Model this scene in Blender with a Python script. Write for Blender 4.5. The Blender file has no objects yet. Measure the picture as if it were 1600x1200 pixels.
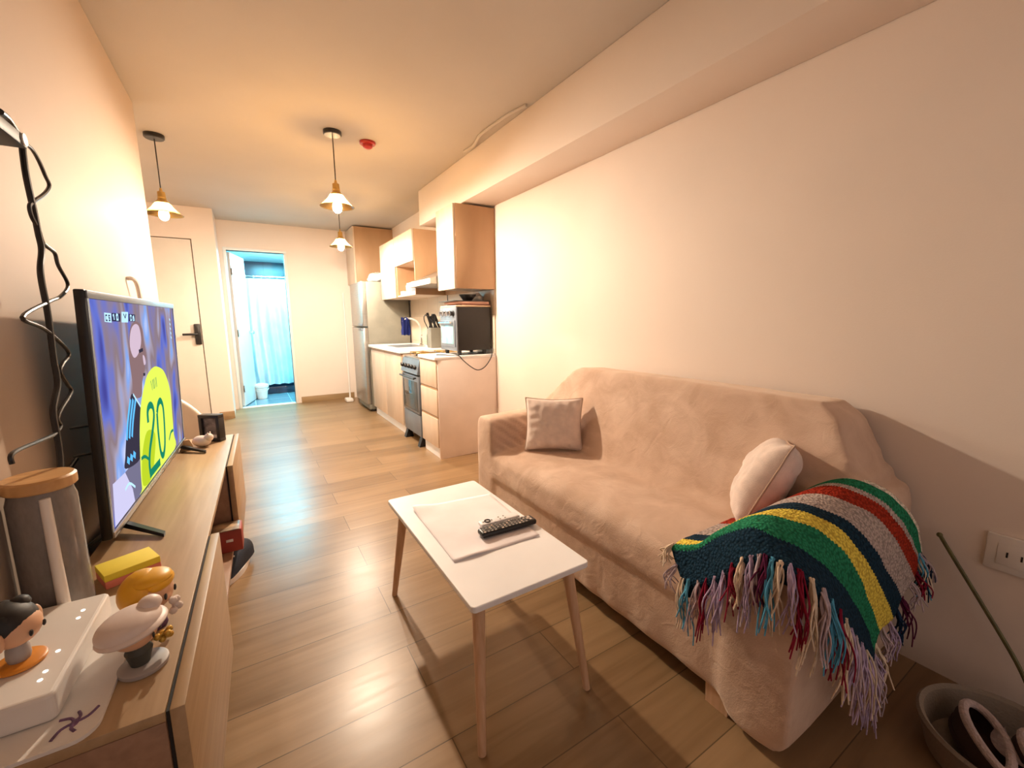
import bpy, bmesh, math, random
from mathutils import Vector, Matrix, Euler, noise as mnoise
random.seed(7)
C = bpy.context.scene.collection
PI = math.pi

# ------------------------------------------------------------------ materials
def nodes(name):
    m = bpy.data.materials.new(name); m.use_nodes = True
    nt = m.node_tree; b = nt.nodes['Principled BSDF']
    return m, nt, b
def L(nt, a, b): nt.links.new(a, b)
def mat(name, col, rough=.5, metal=0., var=.06, scale=6., bump=0., bscale=60., spec=.5, sheen=0., emis=None, estr=0., stretch=None, alpha=1., trans=0.):
    m, nt, b = nodes(name)
    tc = nt.nodes.new('ShaderNodeTexCoord'); mp = nt.nodes.new('ShaderNodeMapping')
    if stretch: mp.inputs['Scale'].default_value = stretch
    L(nt, tc.outputs['Object'], mp.inputs['Vector'])
    n = nt.nodes.new('ShaderNodeTexNoise'); n.inputs['Scale'].default_value = scale; n.inputs['Detail'].default_value = 4
    L(nt, mp.outputs['Vector'], n.inputs['Vector'])
    r = nt.nodes.new('ShaderNodeValToRGB')
    c1 = [max(0, c*(1-var*2)) for c in col]; c2 = [min(1, c*(1+var*2)) for c in col]
    r.color_ramp.elements[0].color = (*c1, 1); r.color_ramp.elements[1].color = (*c2, 1)
    r.color_ramp.elements[0].position = .3; r.color_ramp.elements[1].position = .7
    L(nt, n.outputs['Fac'], r.inputs['Fac']); L(nt, r.outputs['Color'], b.inputs['Base Color'])
    b.inputs['Roughness'].default_value = rough; b.inputs['Metallic'].default_value = metal
    b.inputs['Specular IOR Level'].default_value = spec
    if sheen:
        b.inputs['Sheen Weight'].default_value = sheen; b.inputs['Sheen Roughness'].default_value = .4
    if emis:
        b.inputs['Emission Color'].default_value = (*emis, 1); b.inputs['Emission Strength'].default_value = estr
    if trans: b.inputs['Transmission Weight'].default_value = trans
    if bump:
        n2 = nt.nodes.new('ShaderNodeTexNoise'); n2.inputs['Scale'].default_value = bscale; n2.inputs['Detail'].default_value = 3
        L(nt, mp.outputs['Vector'], n2.inputs['Vector'])
        bp = nt.nodes.new('ShaderNodeBump'); bp.inputs['Strength'].default_value = bump; bp.inputs['Distance'].default_value = .01
        L(nt, n2.outputs['Fac'], bp.inputs['Height']); L(nt, bp.outputs['Normal'], b.inputs['Normal'])
    return m
def emit_mat(name, col, s):
    m = bpy.data.materials.new(name); m.use_nodes = True; nt = m.node_tree
    nt.nodes.clear(); o = nt.nodes.new('ShaderNodeOutputMaterial'); e = nt.nodes.new('ShaderNodeEmission')
    e.inputs['Color'].default_value = (*col, 1); e.inputs['Strength'].default_value = s
    L(nt, e.outputs[0], o.inputs['Surface']); return m
def wood(name, light, dark, stretch=(30, 1.5, 30), rough=.45, scale=2.2):
    m, nt, b = nodes(name)
    tc = nt.nodes.new('ShaderNodeTexCoord'); mp = nt.nodes.new('ShaderNodeMapping'); mp.inputs['Scale'].default_value = stretch
    L(nt, tc.outputs['Object'], mp.inputs['Vector'])
    n = nt.nodes.new('ShaderNodeTexNoise'); n.inputs['Scale'].default_value = scale; n.inputs['Detail'].default_value = 6; n.inputs['Distortion'].default_value = .4
    L(nt, mp.outputs['Vector'], n.inputs['Vector'])
    r = nt.nodes.new('ShaderNodeValToRGB'); r.color_ramp.elements[0].position = .32; r.color_ramp.elements[1].position = .68
    r.color_ramp.elements[0].color = (*dark, 1); r.color_ramp.elements[1].color = (*light, 1)
    L(nt, n.outputs['Fac'], r.inputs['Fac']); L(nt, r.outputs['Color'], b.inputs['Base Color'])
    b.inputs['Roughness'].default_value = rough
    return m
def floor_mat():
    m, nt, b = nodes('wood_plank_floor')
    tc = nt.nodes.new('ShaderNodeTexCoord')
    mp = nt.nodes.new('ShaderNodeMapping'); mp.inputs['Location'].default_value = (.37, .04, 0)
    L(nt, tc.outputs['Object'], mp.inputs['Vector'])
    br = nt.nodes.new('ShaderNodeTexBrick'); br.offset = .37; br.offset_frequency = 2
    br.inputs['Scale'].default_value = 1; br.inputs['Brick Width'].default_value = 1.2; br.inputs['Row Height'].default_value = .2
    br.inputs['Mortar Size'].default_value = .0016; br.inputs['Mortar Smooth'].default_value = .1; br.inputs['Bias'].default_value = 0
    br.inputs['Color1'].default_value = (0, 0, 0, 1); br.inputs['Color2'].default_value = (1, 1, 1, 1); br.inputs['Mortar'].default_value = (.5, .5, .5, 1)
    L(nt, mp.outputs['Vector'], br.inputs['Vector'])
    # grain
    mp2 = nt.nodes.new('ShaderNodeMapping'); mp2.inputs['Scale'].default_value = (1.3, 16, 1)
    L(nt, tc.outputs['Object'], mp2.inputs['Vector'])
    n = nt.nodes.new('ShaderNodeTexNoise'); n.inputs['Scale'].default_value = 1.6; n.inputs['Detail'].default_value = 7; n.inputs['Distortion'].default_value = .5
    L(nt, mp2.outputs['Vector'], n.inputs['Vector'])
    n3 = nt.nodes.new('ShaderNodeTexNoise'); n3.inputs['Scale'].default_value = 2.3
    mp3 = nt.nodes.new('ShaderNodeMapping'); mp3.inputs['Scale'].default_value = (.7, 2.6, 1)
    L(nt, tc.outputs['Object'], mp3.inputs['Vector']); L(nt, mp3.outputs['Vector'], n3.inputs['Vector'])
    sepm = nt.nodes.new('ShaderNodeMath'); sepm.operation = 'MULTIPLY'; sepm.inputs[1].default_value = .26
    L(nt, br.outputs['Color'], sepm.inputs[0])
    m2 = nt.nodes.new('ShaderNodeMath'); m2.operation = 'MULTIPLY_ADD'; m2.inputs[1].default_value = .55
    L(nt, n.outputs['Fac'], m2.inputs[0]); L(nt, sepm.outputs[0], m2.inputs[2])
    m3 = nt.nodes.new('ShaderNodeMath'); m3.operation = 'MULTIPLY_ADD'; m3.inputs[1].default_value = .45
    L(nt, n3.outputs['Fac'], m3.inputs[0]); L(nt, m2.outputs[0], m3.inputs[2])
    r = nt.nodes.new('ShaderNodeValToRGB')
    e = r.color_ramp.elements; e[0].position = .36; e[0].color = (.185, .107, .050, 1); e[1].position = .92; e[1].color = (.37, .232, .122, 1)
    k = e.new(.64); k.color = (.275, .168, .084, 1)
    L(nt, m3.outputs[0], r.inputs['Fac'])
    mx = nt.nodes.new('ShaderNodeMix'); mx.data_type = 'RGBA'; mx.inputs[7].default_value = (.11, .07, .035, 1)
    L(nt, br.outputs['Fac'], mx.inputs[0]); L(nt, r.outputs['Color'], mx.inputs[6]); L(nt, mx.outputs[2], b.inputs['Base Color'])
    rr = nt.nodes.new('ShaderNodeMapRange'); rr.inputs['To Min'].default_value = .24; rr.inputs['To Max'].default_value = .38; b.inputs['Specular IOR Level'].default_value = .30
    L(nt, n.outputs['Fac'], rr.inputs['Value']); L(nt, rr.outputs[0], b.inputs['Roughness'])
    bp = nt.nodes.new('ShaderNodeBump'); bp.inputs['Strength'].default_value = .25; bp.inputs['Distance'].default_value = .002; bp.invert = True
    L(nt, br.outputs['Fac'], bp.inputs['Height']); L(nt, bp.outputs['Normal'], b.inputs['Normal'])
    return m
def tile_mat(name, c1, c2, mortar, w, h, rough=.25, axis='xy'):
    m, nt, b = nodes(name)
    tc = nt.nodes.new('ShaderNodeTexCoord'); mp = nt.nodes.new('ShaderNodeMapping')
    if axis == 'yz': mp.inputs['Rotation'].default_value = (0, PI/2, PI/2)
    if axis == 'xz': mp.inputs['Rotation'].default_value = (PI/2, 0, 0)
    L(nt, tc.outputs['Object'], mp.inputs['Vector'])
    br = nt.nodes.new('ShaderNodeTexBrick'); br.offset = 0
    br.inputs['Scale'].default_value = 1; br.inputs['Brick Width'].default_value = w; br.inputs['Row Height'].default_value = h; br.inputs['Mortar Size'].default_value = .004
    br.inputs['Color1'].default_value = (*c1, 1); br.inputs['Color2'].default_value = (*c2, 1); br.inputs['Mortar'].default_value = (*mortar, 1)
    L(nt, mp.outputs['Vector'], br.inputs['Vector']); L(nt, br.outputs['Color'], b.inputs['Base Color'])
    b.inputs['Roughness'].default_value = rough
    return m
def velvet(name, c1, c2, scale=7.):
    m, nt, b = nodes(name)
    tc = nt.nodes.new('ShaderNodeTexCoord')
    n = nt.nodes.new('ShaderNodeTexNoise'); n.inputs['Scale'].default_value = scale; n.inputs['Detail'].default_value = 5; n.inputs['Distortion'].default_value = .8
    L(nt, tc.outputs['Object'], n.inputs['Vector'])
    r = nt.nodes.new('ShaderNodeValToRGB'); r.color_ramp.elements[0].position = .35; r.color_ramp.elements[1].position = .66
    r.color_ramp.elements[0].color = (*c1, 1); r.color_ramp.elements[1].color = (*c2, 1)
    L(nt, n.outputs['Fac'], r.inputs['Fac']); L(nt, r.outputs['Color'], b.inputs['Base Color'])
    b.inputs['Roughness'].default_value = .85; b.inputs['Sheen Weight'].default_value = .5; b.inputs['Sheen Roughness'].default_value = .35
    b.inputs['Sheen Tint'].default_value = (1, .86, .72, 1); b.inputs['Specular IOR Level'].default_value = .15
    n2 = nt.nodes.new('ShaderNodeTexNoise'); n2.inputs['Scale'].default_value = 260; n2.inputs['Detail'].default_value = 2
    L(nt, tc.outputs['Object'], n2.inputs['Vector'])
    n4 = nt.nodes.new('ShaderNodeTexNoise'); n4.inputs['Scale'].default_value = 14; n4.inputs['Distortion'].default_value = 1.2
    L(nt, tc.outputs['Object'], n4.inputs['Vector'])
    ad = nt.nodes.new('ShaderNodeMath'); ad.operation = 'MULTIPLY_ADD'; ad.inputs[1].default_value = .25
    L(nt, n2.outputs['Fac'], ad.inputs[0]); L(nt, n4.outputs['Fac'], ad.inputs[2])
    bp = nt.nodes.new('ShaderNodeBump'); bp.inputs['Strength'].default_value = .3; bp.inputs['Distance'].default_value = .012
    L(nt, ad.outputs[0], bp.inputs['Height']); L(nt, bp.outputs['Normal'], b.inputs['Normal'])
    return m
def glassy(name, col, transp=.7, rough=.05, translu=True):
    m = bpy.data.materials.new(name); m.use_nodes = True; nt = m.node_tree; nt.nodes.clear()
    o = nt.nodes.new('ShaderNodeOutputMaterial')
    t = nt.nodes.new('ShaderNodeBsdfTransparent'); t.inputs['Color'].default_value = (*col, 1)
    d = nt.nodes.new('ShaderNodeBsdfTranslucent' if translu else 'ShaderNodeBsdfDiffuse'); d.inputs['Color'].default_value = (*col, 1)
    g = nt.nodes.new('ShaderNodeBsdfGlossy'); g.inputs['Roughness'].default_value = rough
    n = nt.nodes.new('ShaderNodeTexNoise'); n.inputs['Scale'].default_value = 14
    mr = nt.nodes.new('ShaderNodeMapRange'); mr.inputs['To Min'].default_value = transp-.08; mr.inputs['To Max'].default_value = transp+.08
    L(nt, n.outputs['Fac'], mr.inputs['Value'])
    m1 = nt.nodes.new('ShaderNodeMixShader'); L(nt, mr.outputs[0], m1.inputs['Fac']); L(nt, d.outputs[0], m1.inputs[1]); L(nt, t.outputs[0], m1.inputs[2])
    fr = nt.nodes.new('ShaderNodeFresnel'); fr.inputs['IOR'].default_value = 1.35
    m2 = nt.nodes.new('ShaderNodeMixShader'); L(nt, fr.outputs[0], m2.inputs['Fac']); L(nt, m1.outputs[0], m2.inputs[1]); L(nt, g.outputs[0], m2.inputs[2])
    L(nt, m2.outputs[0], o.inputs['Surface']); return m

M = {}
M['walll'] = mat('painted_wall_dimmed', (.53, .42, .335), .65, var=.012, scale=2, bump=.04, bscale=180, spec=.25)  # cream wall paint darkened, the left wall's dimmer light put into its colour
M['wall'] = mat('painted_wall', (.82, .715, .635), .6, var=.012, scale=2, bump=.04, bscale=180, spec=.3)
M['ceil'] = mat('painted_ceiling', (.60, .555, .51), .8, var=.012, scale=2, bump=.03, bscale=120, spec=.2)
M['floor'] = floor_mat()
M['doorp'] = mat('door_paint', (.74, .68, .60), .45, var=.015)
M['white'] = mat('white_laminate', (.93, .93, .95), .35, var=.015)
M['whitem'] = mat('white_melamine_panel', (.90, .79, .73), .5, var=.02)
M['whitep'] = mat('white_plastic', (.78, .74, .70), .35, var=.02)
M['whitetrim'] = mat('white_trim_paint', (.80, .79, .77), .4, var=.01)
M['black'] = mat('black_plastic', (.012, .011, .012), .35, var=.1)
M['blackm'] = mat('black_matte', (.010, .007, .006), .55, var=.1)
M['gap'] = mat('dark_gap', (.02, .015, .012), .8)
M['brass'] = mat('aged_brass', (.62, .40, .13), .3, metal=.9)
M['steel'] = mat('brushed_steel', (.44, .42, .39), .32, metal=.85, stretch=(1, 1, 40), var=.05)
M['steelside'] = mat('grey_painted_steel', (.20, .19, .155), .5, metal=.1)
M['chrome'] = mat('chrome', (.8, .8, .8), .12, metal=1.)
M['greymetal'] = mat('silver_grey_panel', (.20, .23, .275), .35, metal=.3)
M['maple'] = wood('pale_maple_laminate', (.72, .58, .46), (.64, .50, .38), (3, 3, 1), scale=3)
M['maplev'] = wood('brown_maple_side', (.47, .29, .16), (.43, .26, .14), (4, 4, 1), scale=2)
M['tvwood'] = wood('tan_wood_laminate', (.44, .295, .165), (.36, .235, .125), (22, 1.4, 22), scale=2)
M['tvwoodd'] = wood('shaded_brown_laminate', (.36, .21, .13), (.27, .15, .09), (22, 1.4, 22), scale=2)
M['legwood'] = wood('beech_leg_wood', (.70, .47, .31), (.58, .36, .21), (40, 40, 3), scale=2)
M['basewood'] = wood('baseboard_wood', (.38, .25, .13), (.30, .19, .09), (1.5, 30, 30))
M['lidwood'] = wood('bamboo_lid', (.62, .36, .15), (.50, .27, .10), (6, 40, 6))
M['velvet'] = velvet('beige_velvet_slipcover', (.56, .39, .29), (.69, .51, .40))
M['linen'] = mat('cream_linen', (.80, .66, .59), .9, var=.05, scale=20, bump=.25, bscale=300, sheen=.2)
M['linenseam'] = mat('linen_piping', (.50, .36, .28), .9, var=.05)
M['paper'] = mat('white_paper', (.80, .75, .71), .8, var=.02)
M['pinkpaper'] = mat('pale_pink_paper', (.92, .86, .88), .8, var=.03)
M['red'] = mat('red_plastic', (.36, .02, .015), .35, var=.1)
M['redbox'] = mat('red_cardboard', (.34, .05, .035), .6, var=.08)
M['navy'] = mat('navy_canvas', (.012, .016, .032), .8, var=.1, bump=.2, bscale=200)
M['yellow'] = mat('yellow_notes', (.85, .68, .05), .7, var=.04)
M['pink'] = mat('pink_notes', (.75, .22, .16), .7, var=.04)
M['figyellow'] = mat('yellow_vinyl', (.80, .42, .02), .4, var=.03)
M['skin'] = mat('peach_vinyl', (.72, .42, .26), .45, var=.03)
M['purple'] = mat('purple_vinyl', (.09, .03, .09), .5)
M['gold'] = mat('gold_vinyl', (.60, .36, .06), .35, metal=.5)
M['orange'] = mat('orange_vinyl', (.75, .28, .03), .4, var=.04)
M['hatwhite'] = mat('cream_vinyl', (.74, .63, .58), .45, var=.02)
M['greyv'] = mat('grey_vinyl', (.36, .33, .32), .5)
M['olive'] = mat('dark_olive_vinyl', (.055, .055, .045), .6)
M['blue'] = mat('blue_cloth', (.02, .035, .22), .8, var=.1, bump=.3, bscale=150)
M['green'] = mat('green_bottle', (.06, .10, .045), .3)
M['darkglass'] = mat('oven_dark_glass', (.05, .07, .09), .06, spec=.9)
M['ovenreflect'] = mat('oven_window', (.30, .55, .62), .08, spec=.9, var=.12, scale=12)  # cyan reflection of the bathroom light painted into the glass colour
M['basket'] = mat('grey_beige_felt', (.26, .21, .165), .9, var=.06, bump=.3, bscale=160)
M['shoeb'] = mat('dark_brown_suede', (.055, .028, .022), .9, var=.1)
M['fleece'] = mat('pale_fleece', (.52, .41, .40), 1., var=.08, scale=60, bump=.6, bscale=120, sheen=.3)
M['stick'] = wood('green_brown_stem', (.13, .12, .03), (.07, .06, .02), (20, 20, 4))
M['bowl'] = mat('dark_ceramic', (.015, .013, .013), .3)
M['board1'] = mat('pink_card', (.62, .36, .28), .7)
M['board2'] = mat('dark_red_tray', (.20, .07, .04), .5)
M['board3'] = wood('pale_board', (.72, .55, .38), (.6, .42, .27), (3, 20, 20))
M['amber'] = glassy('amber_glass_shade', (1., .80, .46), .28)
M['jarglass'] = glassy('clear_jar_glass', (.55, .50, .47), .62, translu=False)
M['bulb'] = emit_mat('warm_bulb_glow', (1., .80, .60), 3300); M['bulbs'] = emit_mat('dim_bulb_glow', (1., .76, .50), 500)
M['bulbw'] = emit_mat('bright_bulb_glow', (1., .84, .66), 2300)
M['led'] = emit_mat('router_led', (1., .93, .8), 4)
M['bathwall'] = mat('bath_white', (.80, .82, .82), .5, var=.01)
M['bathtile'] = tile_mat('dark_bath_tile', (.028, .04, .075), (.035, .05, .09), (.02, .03, .05), .3, .3, axis='xz')
M['bathfloor'] = tile_mat('bath_floor_tile', (.16, .22, .27), (.18, .25, .30), (.5, .6, .65), .45, .45, rough=.2)
M['splash'] = tile_mat('beige_wall_tile', (.66, .57, .45), (.70, .60, .48), (.55, .46, .36), .3, .3, axis='yz', rough=.3)
M['curtain'] = mat('shower_curtain_fabric', (.62, .74, .80), .7, var=.05, scale=5, bump=.15, bscale=40)
M['bucket'] = mat('white_bucket', (.8, .84, .82), .4)
M['coffee'] = mat('dark_jar_contents', (.035, .022, .018), .8, var=.4, scale=30, bump=.6, bscale=60)

# ------------------------------------------------------------------ geometry helpers
def fin(bm, idx0, mi):
    if mi:
        bm.faces.ensure_lookup_table()
        for f in bm.faces[idx0:]: f.material_index = mi
def box(bm, x0, x1, y0, y1, z0, z1, bevel=0., mi=0, seg=2, mtx=None):
    n0 = len(bm.faces)
    x0, x1 = sorted((x0, x1)); y0, y1 = sorted((y0, y1)); z0, z1 = sorted((z0, z1))
    vs = [bm.verts.new(p) for p in ((x0,y0,z0),(x1,y0,z0),(x1,y1,z0),(x0,y1,z0),(x0,y0,z1),(x1,y0,z1),(x1,y1,z1),(x0,y1,z1))]
    fs = [bm.faces.new([vs[i] for i in q]) for q in ((0,3,2,1),(4,5,6,7),(0,1,5,4),(1,2,6,5),(2,3,7,6),(3,0,4,7))]
    if mi:
        for f in fs: f.material_index = mi
    if bevel:
        es = list({e for f in fs for e in f.edges})
        r = bmesh.ops.bevel(bm, geom=es, offset=bevel, segments=seg, affect='EDGES', profile=.5, clamp_overlap=True)
        if mi:
            for f in r['faces']: f.material_index = mi
        vs = list({v for f in r['faces'] for v in f.verts} | {v for v in vs if v.is_valid})
    if mtx is not None: bmesh.ops.transform(bm, matrix=mtx, verts=[v for v in vs if v.is_valid])
    return vs
def lathe(bm, prof, c=(0,0,0), seg=32, mi=0, mtx=None, sx=1., sy=1.):
    rings = []; allv = []
    for r, z in prof:
        if r < 1e-5: ring = [bm.verts.new((0, 0, z))]
        else: ring = [bm.verts.new((sx*r*math.cos(2*PI*i/seg), sy*r*math.sin(2*PI*i/seg), z)) for i in range(seg)]
        rings.append(ring); allv += ring
    for a, b in zip(rings, rings[1:]):
        for i in range(seg):
            j = (i+1) % seg
            q = [a[i % len(a)], a[j % len(a)], b[j % len(b)], b[i % len(b)]]
            q2 = []
            for v in q:
                if v not in q2: q2.append(v)
            if len(q2) >= 3:
                f = bm.faces.new(q2); f.material_index = mi
    t = Matrix.Translation(c) @ (mtx if mtx is not None else Matrix())
    bmesh.ops.transform(bm, matrix=t, verts=allv)
    return allv
def cr(pts, n=8):
    P = [Vector(p) for p in pts]; out = []
    for i in range(len(P)-1):
        p0, p1, p2, p3 = P[max(i-1,0)], P[i], P[i+1], P[min(i+2, len(P)-1)]
        for k in range(n):
            t = k/n
            out.append(.5*((2*p1)+(p2-p0)*t+(2*p0-5*p1+4*p2-p3)*t*t+(3*p1-p0-3*p2+p3)*t**3))
    out.append(P[-1]); return out
def tube(bm, pts, r, seg=8, mi=0, smooth=0, taper=None):
    P = cr(pts, smooth) if smooth else [Vector(p) for p in pts]
    n = len(P); prev = None; rings = []
    up = Vector((0,0,1))
    for i, p in enumerate(P):
        d = (P[min(i+1,n-1)]-P[max(i-1,0)])
        d = d.normalized() if d.length > 1e-9 else Vector((0,0,1))
        if prev is None:
            a = d.cross(up) if abs(d.dot(up)) < .95 else d.cross(Vector((1,0,0)))
        else: a = prev - d*prev.dot(d)
        a = a.normalized(); b = d.cross(a); prev = a
        rr = r if taper is None else r+(taper-r)*i/(n-1)
        rings.append([bm.verts.new(p+(a*math.cos(2*PI*k/seg)+b*math.sin(2*PI*k/seg))*rr) for k in range(seg)])
    for A, B in zip(rings, rings[1:]):
        for k in range(seg):
            f = bm.faces.new((A[k], A[(k+1)%seg], B[(k+1)%seg], B[k])); f.material_index = mi
    for ring, fl in ((rings[0], True), (rings[-1], False)):
        f = bm.faces.new(ring[::-1] if fl else ring); f.material_index = mi
def sphere(bm, c, r, seg=24, mi=0, sc=(1,1,1), rot=None):
    m = Matrix.Translation(c) @ (rot.to_4x4() if rot is not None else Matrix()) @ Matrix.Diagonal((*sc, 1))
    prof = [(r*math.sin(PI*i/(seg//2)), -r*math.cos(PI*i/(seg//2))) for i in range(seg//2+1)]
    prof[0] = (0, -r); prof[-1] = (0, r)
    lathe(bm, prof, (0,0,0), seg, mi, m)
def prism(bm, poly, z0, z1, mi=0, axes='xy'):
    def P(a, b, h): return {'xy': (a,b,h), 'yz': (h,a,b), 'xz': (a,h,b)}[axes]
    A = [bm.verts.new(P(a,b,z0)) for a,b in poly]; B = [bm.verts.new(P(a,b,z1)) for a,b in poly]
    fs = [bm.faces.new(A[::-1]), bm.faces.new(B)]
    for i in range(len(poly)):
        j = (i+1) % len(poly); fs.append(bm.faces.new((A[i], A[j], B[j], B[i])))
    for f in fs: f.material_index = mi
def rrect(x0, x1, y0, y1, r, n=6):
    out = []
    for cx, cy, a0 in ((x1-r,y1-r,0),(x0+r,y1-r,90),(x0+r,y0+r,180),(x1-r,y0+r,270)):
        for i in range(n+1):
            a = math.radians(a0+90*i/n); out.append((cx+r*math.cos(a), cy+r*math.sin(a)))
    return out

def wmat(o):
    m = Matrix.LocRotScale(o.location, o.rotation_euler, o.scale)
    return wmat(o.parent) @ m if o.parent else m
def obj(name, bm, mats, parent=None, smooth=True, local=False, angle=35):
    """link a bmesh as one object; coordinates are world unless local"""
    me = bpy.data.meshes.new(name)
    if parent is not None and not local:
        bmesh.ops.transform(bm, matrix=wmat(parent).inverted(), verts=bm.verts)
    bmesh.ops.recalc_face_normals(bm, faces=bm.faces)
    bm.to_mesh(me); bm.free()
    for m in (mats if isinstance(mats, (list, tuple)) else [mats]): me.materials.append(m)
    if smooth:
        for p in me.polygons: p.use_smooth = True
        try: me.set_sharp_from_angle(angle=math.radians(angle))
        except Exception: pass
    o = bpy.data.objects.new(name, me); C.objects.link(o)
    if parent is not None: o.parent = parent
    return o
def NB(): return bmesh.new()
def tag(o, label, cat, group=None, kind=None):
    o['label'] = label; o['category'] = cat
    if group: o['group'] = group
    if kind: o['kind'] = kind
    return o
def thing(name, label, cat, loc=(0,0,0), rot=(0,0,0), group=None):
    o = bpy.data.objects.new(name, None); o.empty_display_size = .1; C.objects.link(o)
    o.location = loc; o.rotation_euler = rot
    return tag(o, label, cat, group)
def struct(name, bm, m, parent=None, label=None, cat=None, **k):
    o = obj(name, bm, m, parent, **k)
    if parent is None: o['kind'] = 'structure'
    if label: o['label'] = label
    if cat: o['category'] = cat
    return o
def bx1(name, m, parent, *a, bevel=0., **k):
    bm = NB(); box(bm, *a, bevel=bevel); return obj(name, bm, m, parent, **k)

# ------------------------------------------------------------------ camera (calibrated against the photograph)
f, W = 658.7, 1600.
yaw, pit, rol = .55412107, .15408572, -.00843191
Fv = Vector((math.sin(yaw)*math.cos(pit), math.cos(yaw)*math.cos(pit), -math.sin(pit)))
rt = Vector((math.cos(yaw), -math.sin(yaw), 0)); up = rt.cross(Fv)
R = math.cos(rol)*rt + math.sin(rol)*up; U = -math.sin(rol)*rt + math.cos(rol)*up
cam = bpy.data.cameras.new('camera'); co = bpy.data.objects.new('camera', cam); C.objects.link(co)
co.matrix_world = Matrix(((R.x, U.x, -Fv.x, 0), (R.y, U.y, -Fv.y, 0), (R.z, U.z, -Fv.z, 1.165), (0,0,0,1)))
cam.sensor_width = 36; cam.lens = f/W*36; cam.clip_start = .02
bpy.context.scene.camera = co

# ------------------------------------------------------------------ the setting
XR, ZC, YB, YD, XL, YL = 1.828, 2.42, 6.62, 6.044, -.452, 3.40
bm = NB(); box(bm, -1.5, XR, -1.6, YB+.06, -.05, 0); struct('floor', bm, M['floor'], label='glossy tan wood plank floor running through the apartment', cat='floor')
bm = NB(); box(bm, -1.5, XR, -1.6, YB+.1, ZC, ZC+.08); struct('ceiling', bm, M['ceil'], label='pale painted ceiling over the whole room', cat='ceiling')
bm = NB(); box(bm, XR, XR+.12, -1.6, YB+.1, -.05, ZC+.08); struct('wall_right', bm, M['wall'], label='cream painted wall behind the beige sofa', cat='wall')
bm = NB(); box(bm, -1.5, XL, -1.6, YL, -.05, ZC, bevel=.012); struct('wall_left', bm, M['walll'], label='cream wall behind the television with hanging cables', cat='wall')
bm = NB(); box(bm, -1.62, -1.5, YL-.2, YD+.1, -.05, ZC); struct('wall_alcove', bm, M['wall'])
# beam along the right wall
bm = NB(); box(bm, 1.547, XR, -1.6, 4.238, 2.089, ZC, bevel=.006); struct('ceiling_beam', bm, M['wall'], label='boxed beam under the ceiling above the sofa', cat='beam')
# back wall around the bathroom opening
xj, xk, zd = -.154, .488, 2.056
bm = NB(); box(bm, -.233, xj, YB, YB+.1, 0, ZC); box(bm, xk, XR, YB, YB+.1, 0, ZC); box(bm, xj, xk, YB, YB+.1, zd, ZC)
struct('wall_back', bm, M['wall'], label='cream far wall with the bathroom doorway', cat='wall')
bm = NB(); box(bm, -.233-.14, -.233, YD+.08, YB+.1, 0, ZC); struct('wall_return', bm, M['wall'])
# entry wall with its door
ed0, ed1, edz = -1.30, -.455, 2.075
bm = NB(); box(bm, ed1, -.233, YD, YD+.08, 0, ZC); box(bm, -1.5, ed0, YD, YD+.08, 0, ZC); box(bm, ed0, ed1, YD, YD+.08, edz, ZC)
struct('wall_entry', bm, M['wall'], label='cream wall around the flush entry door', cat='wall')
d1 = thing('door_1', 'flush cream entry door with black digital lock', 'door', ((ed0+ed1)/2, YD+.02, 0)); d1['kind'] = 'structure'
bm = NB(); box(bm, ed0+.004, ed1-.008, YD+.012, YD+.06, .006, edz-.008, bevel=.003); obj('door_leaf', bm, M['doorp'], d1)
bm = NB(); box(bm, ed0, ed1, YD+.062, YD+.078, 0, edz); obj('door_rebate', bm, M['gap'], d1)
bm = NB(); box(bm, -.525, -.468, YD-.022, YD+.012, .90, 1.135, bevel=.008); lk = obj('door_lock', bm, M['black'], d1); lk['label'] = 'black digital lock plate'
bm = NB(); box(bm, -.635, -.49, YD-.062, YD-.044, 1.005, 1.03, bevel=.006); tube(bm, [(-.495, YD-.018, 1.018), (-.495, YD-.055, 1.018)], .011, 12); obj('lever_handle', bm, M['black'], lk)
bm = NB(); 
box(bm, -.38, -.228, YD-.014, YD-.0005, 0, .085, bevel=.002); struct('baseboard_entry', bm, M['basewood'])
bm = NB(); box(bm, .56, 1.28, YB-.014, YB-.0005, 0, .085, bevel=.002); struct('baseboard_back', bm, M['basewood'])
# bathroom door casing
bm = NB()
for a in ((xj-.035, xj, 0, zd+.035), (xk, xk+.035, 0, zd+.035)): box(bm, a[0], a[1], YB-.012, YB+.108, a[2], a[3], bevel=.003)
box(bm, xj-.035, xk+.035, YB-.0125, YB+.1085, zd, zd+.035, bevel=.003)
struct('trim_1', bm, M['whitetrim'], label='white casing around the bathroom doorway', cat='trim')
bm = NB(); box(bm, xj, xk, YB-.01, YB+.1, .0, .008, bevel=.002); struct('trim_2', bm, M['whitetrim'])
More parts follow.
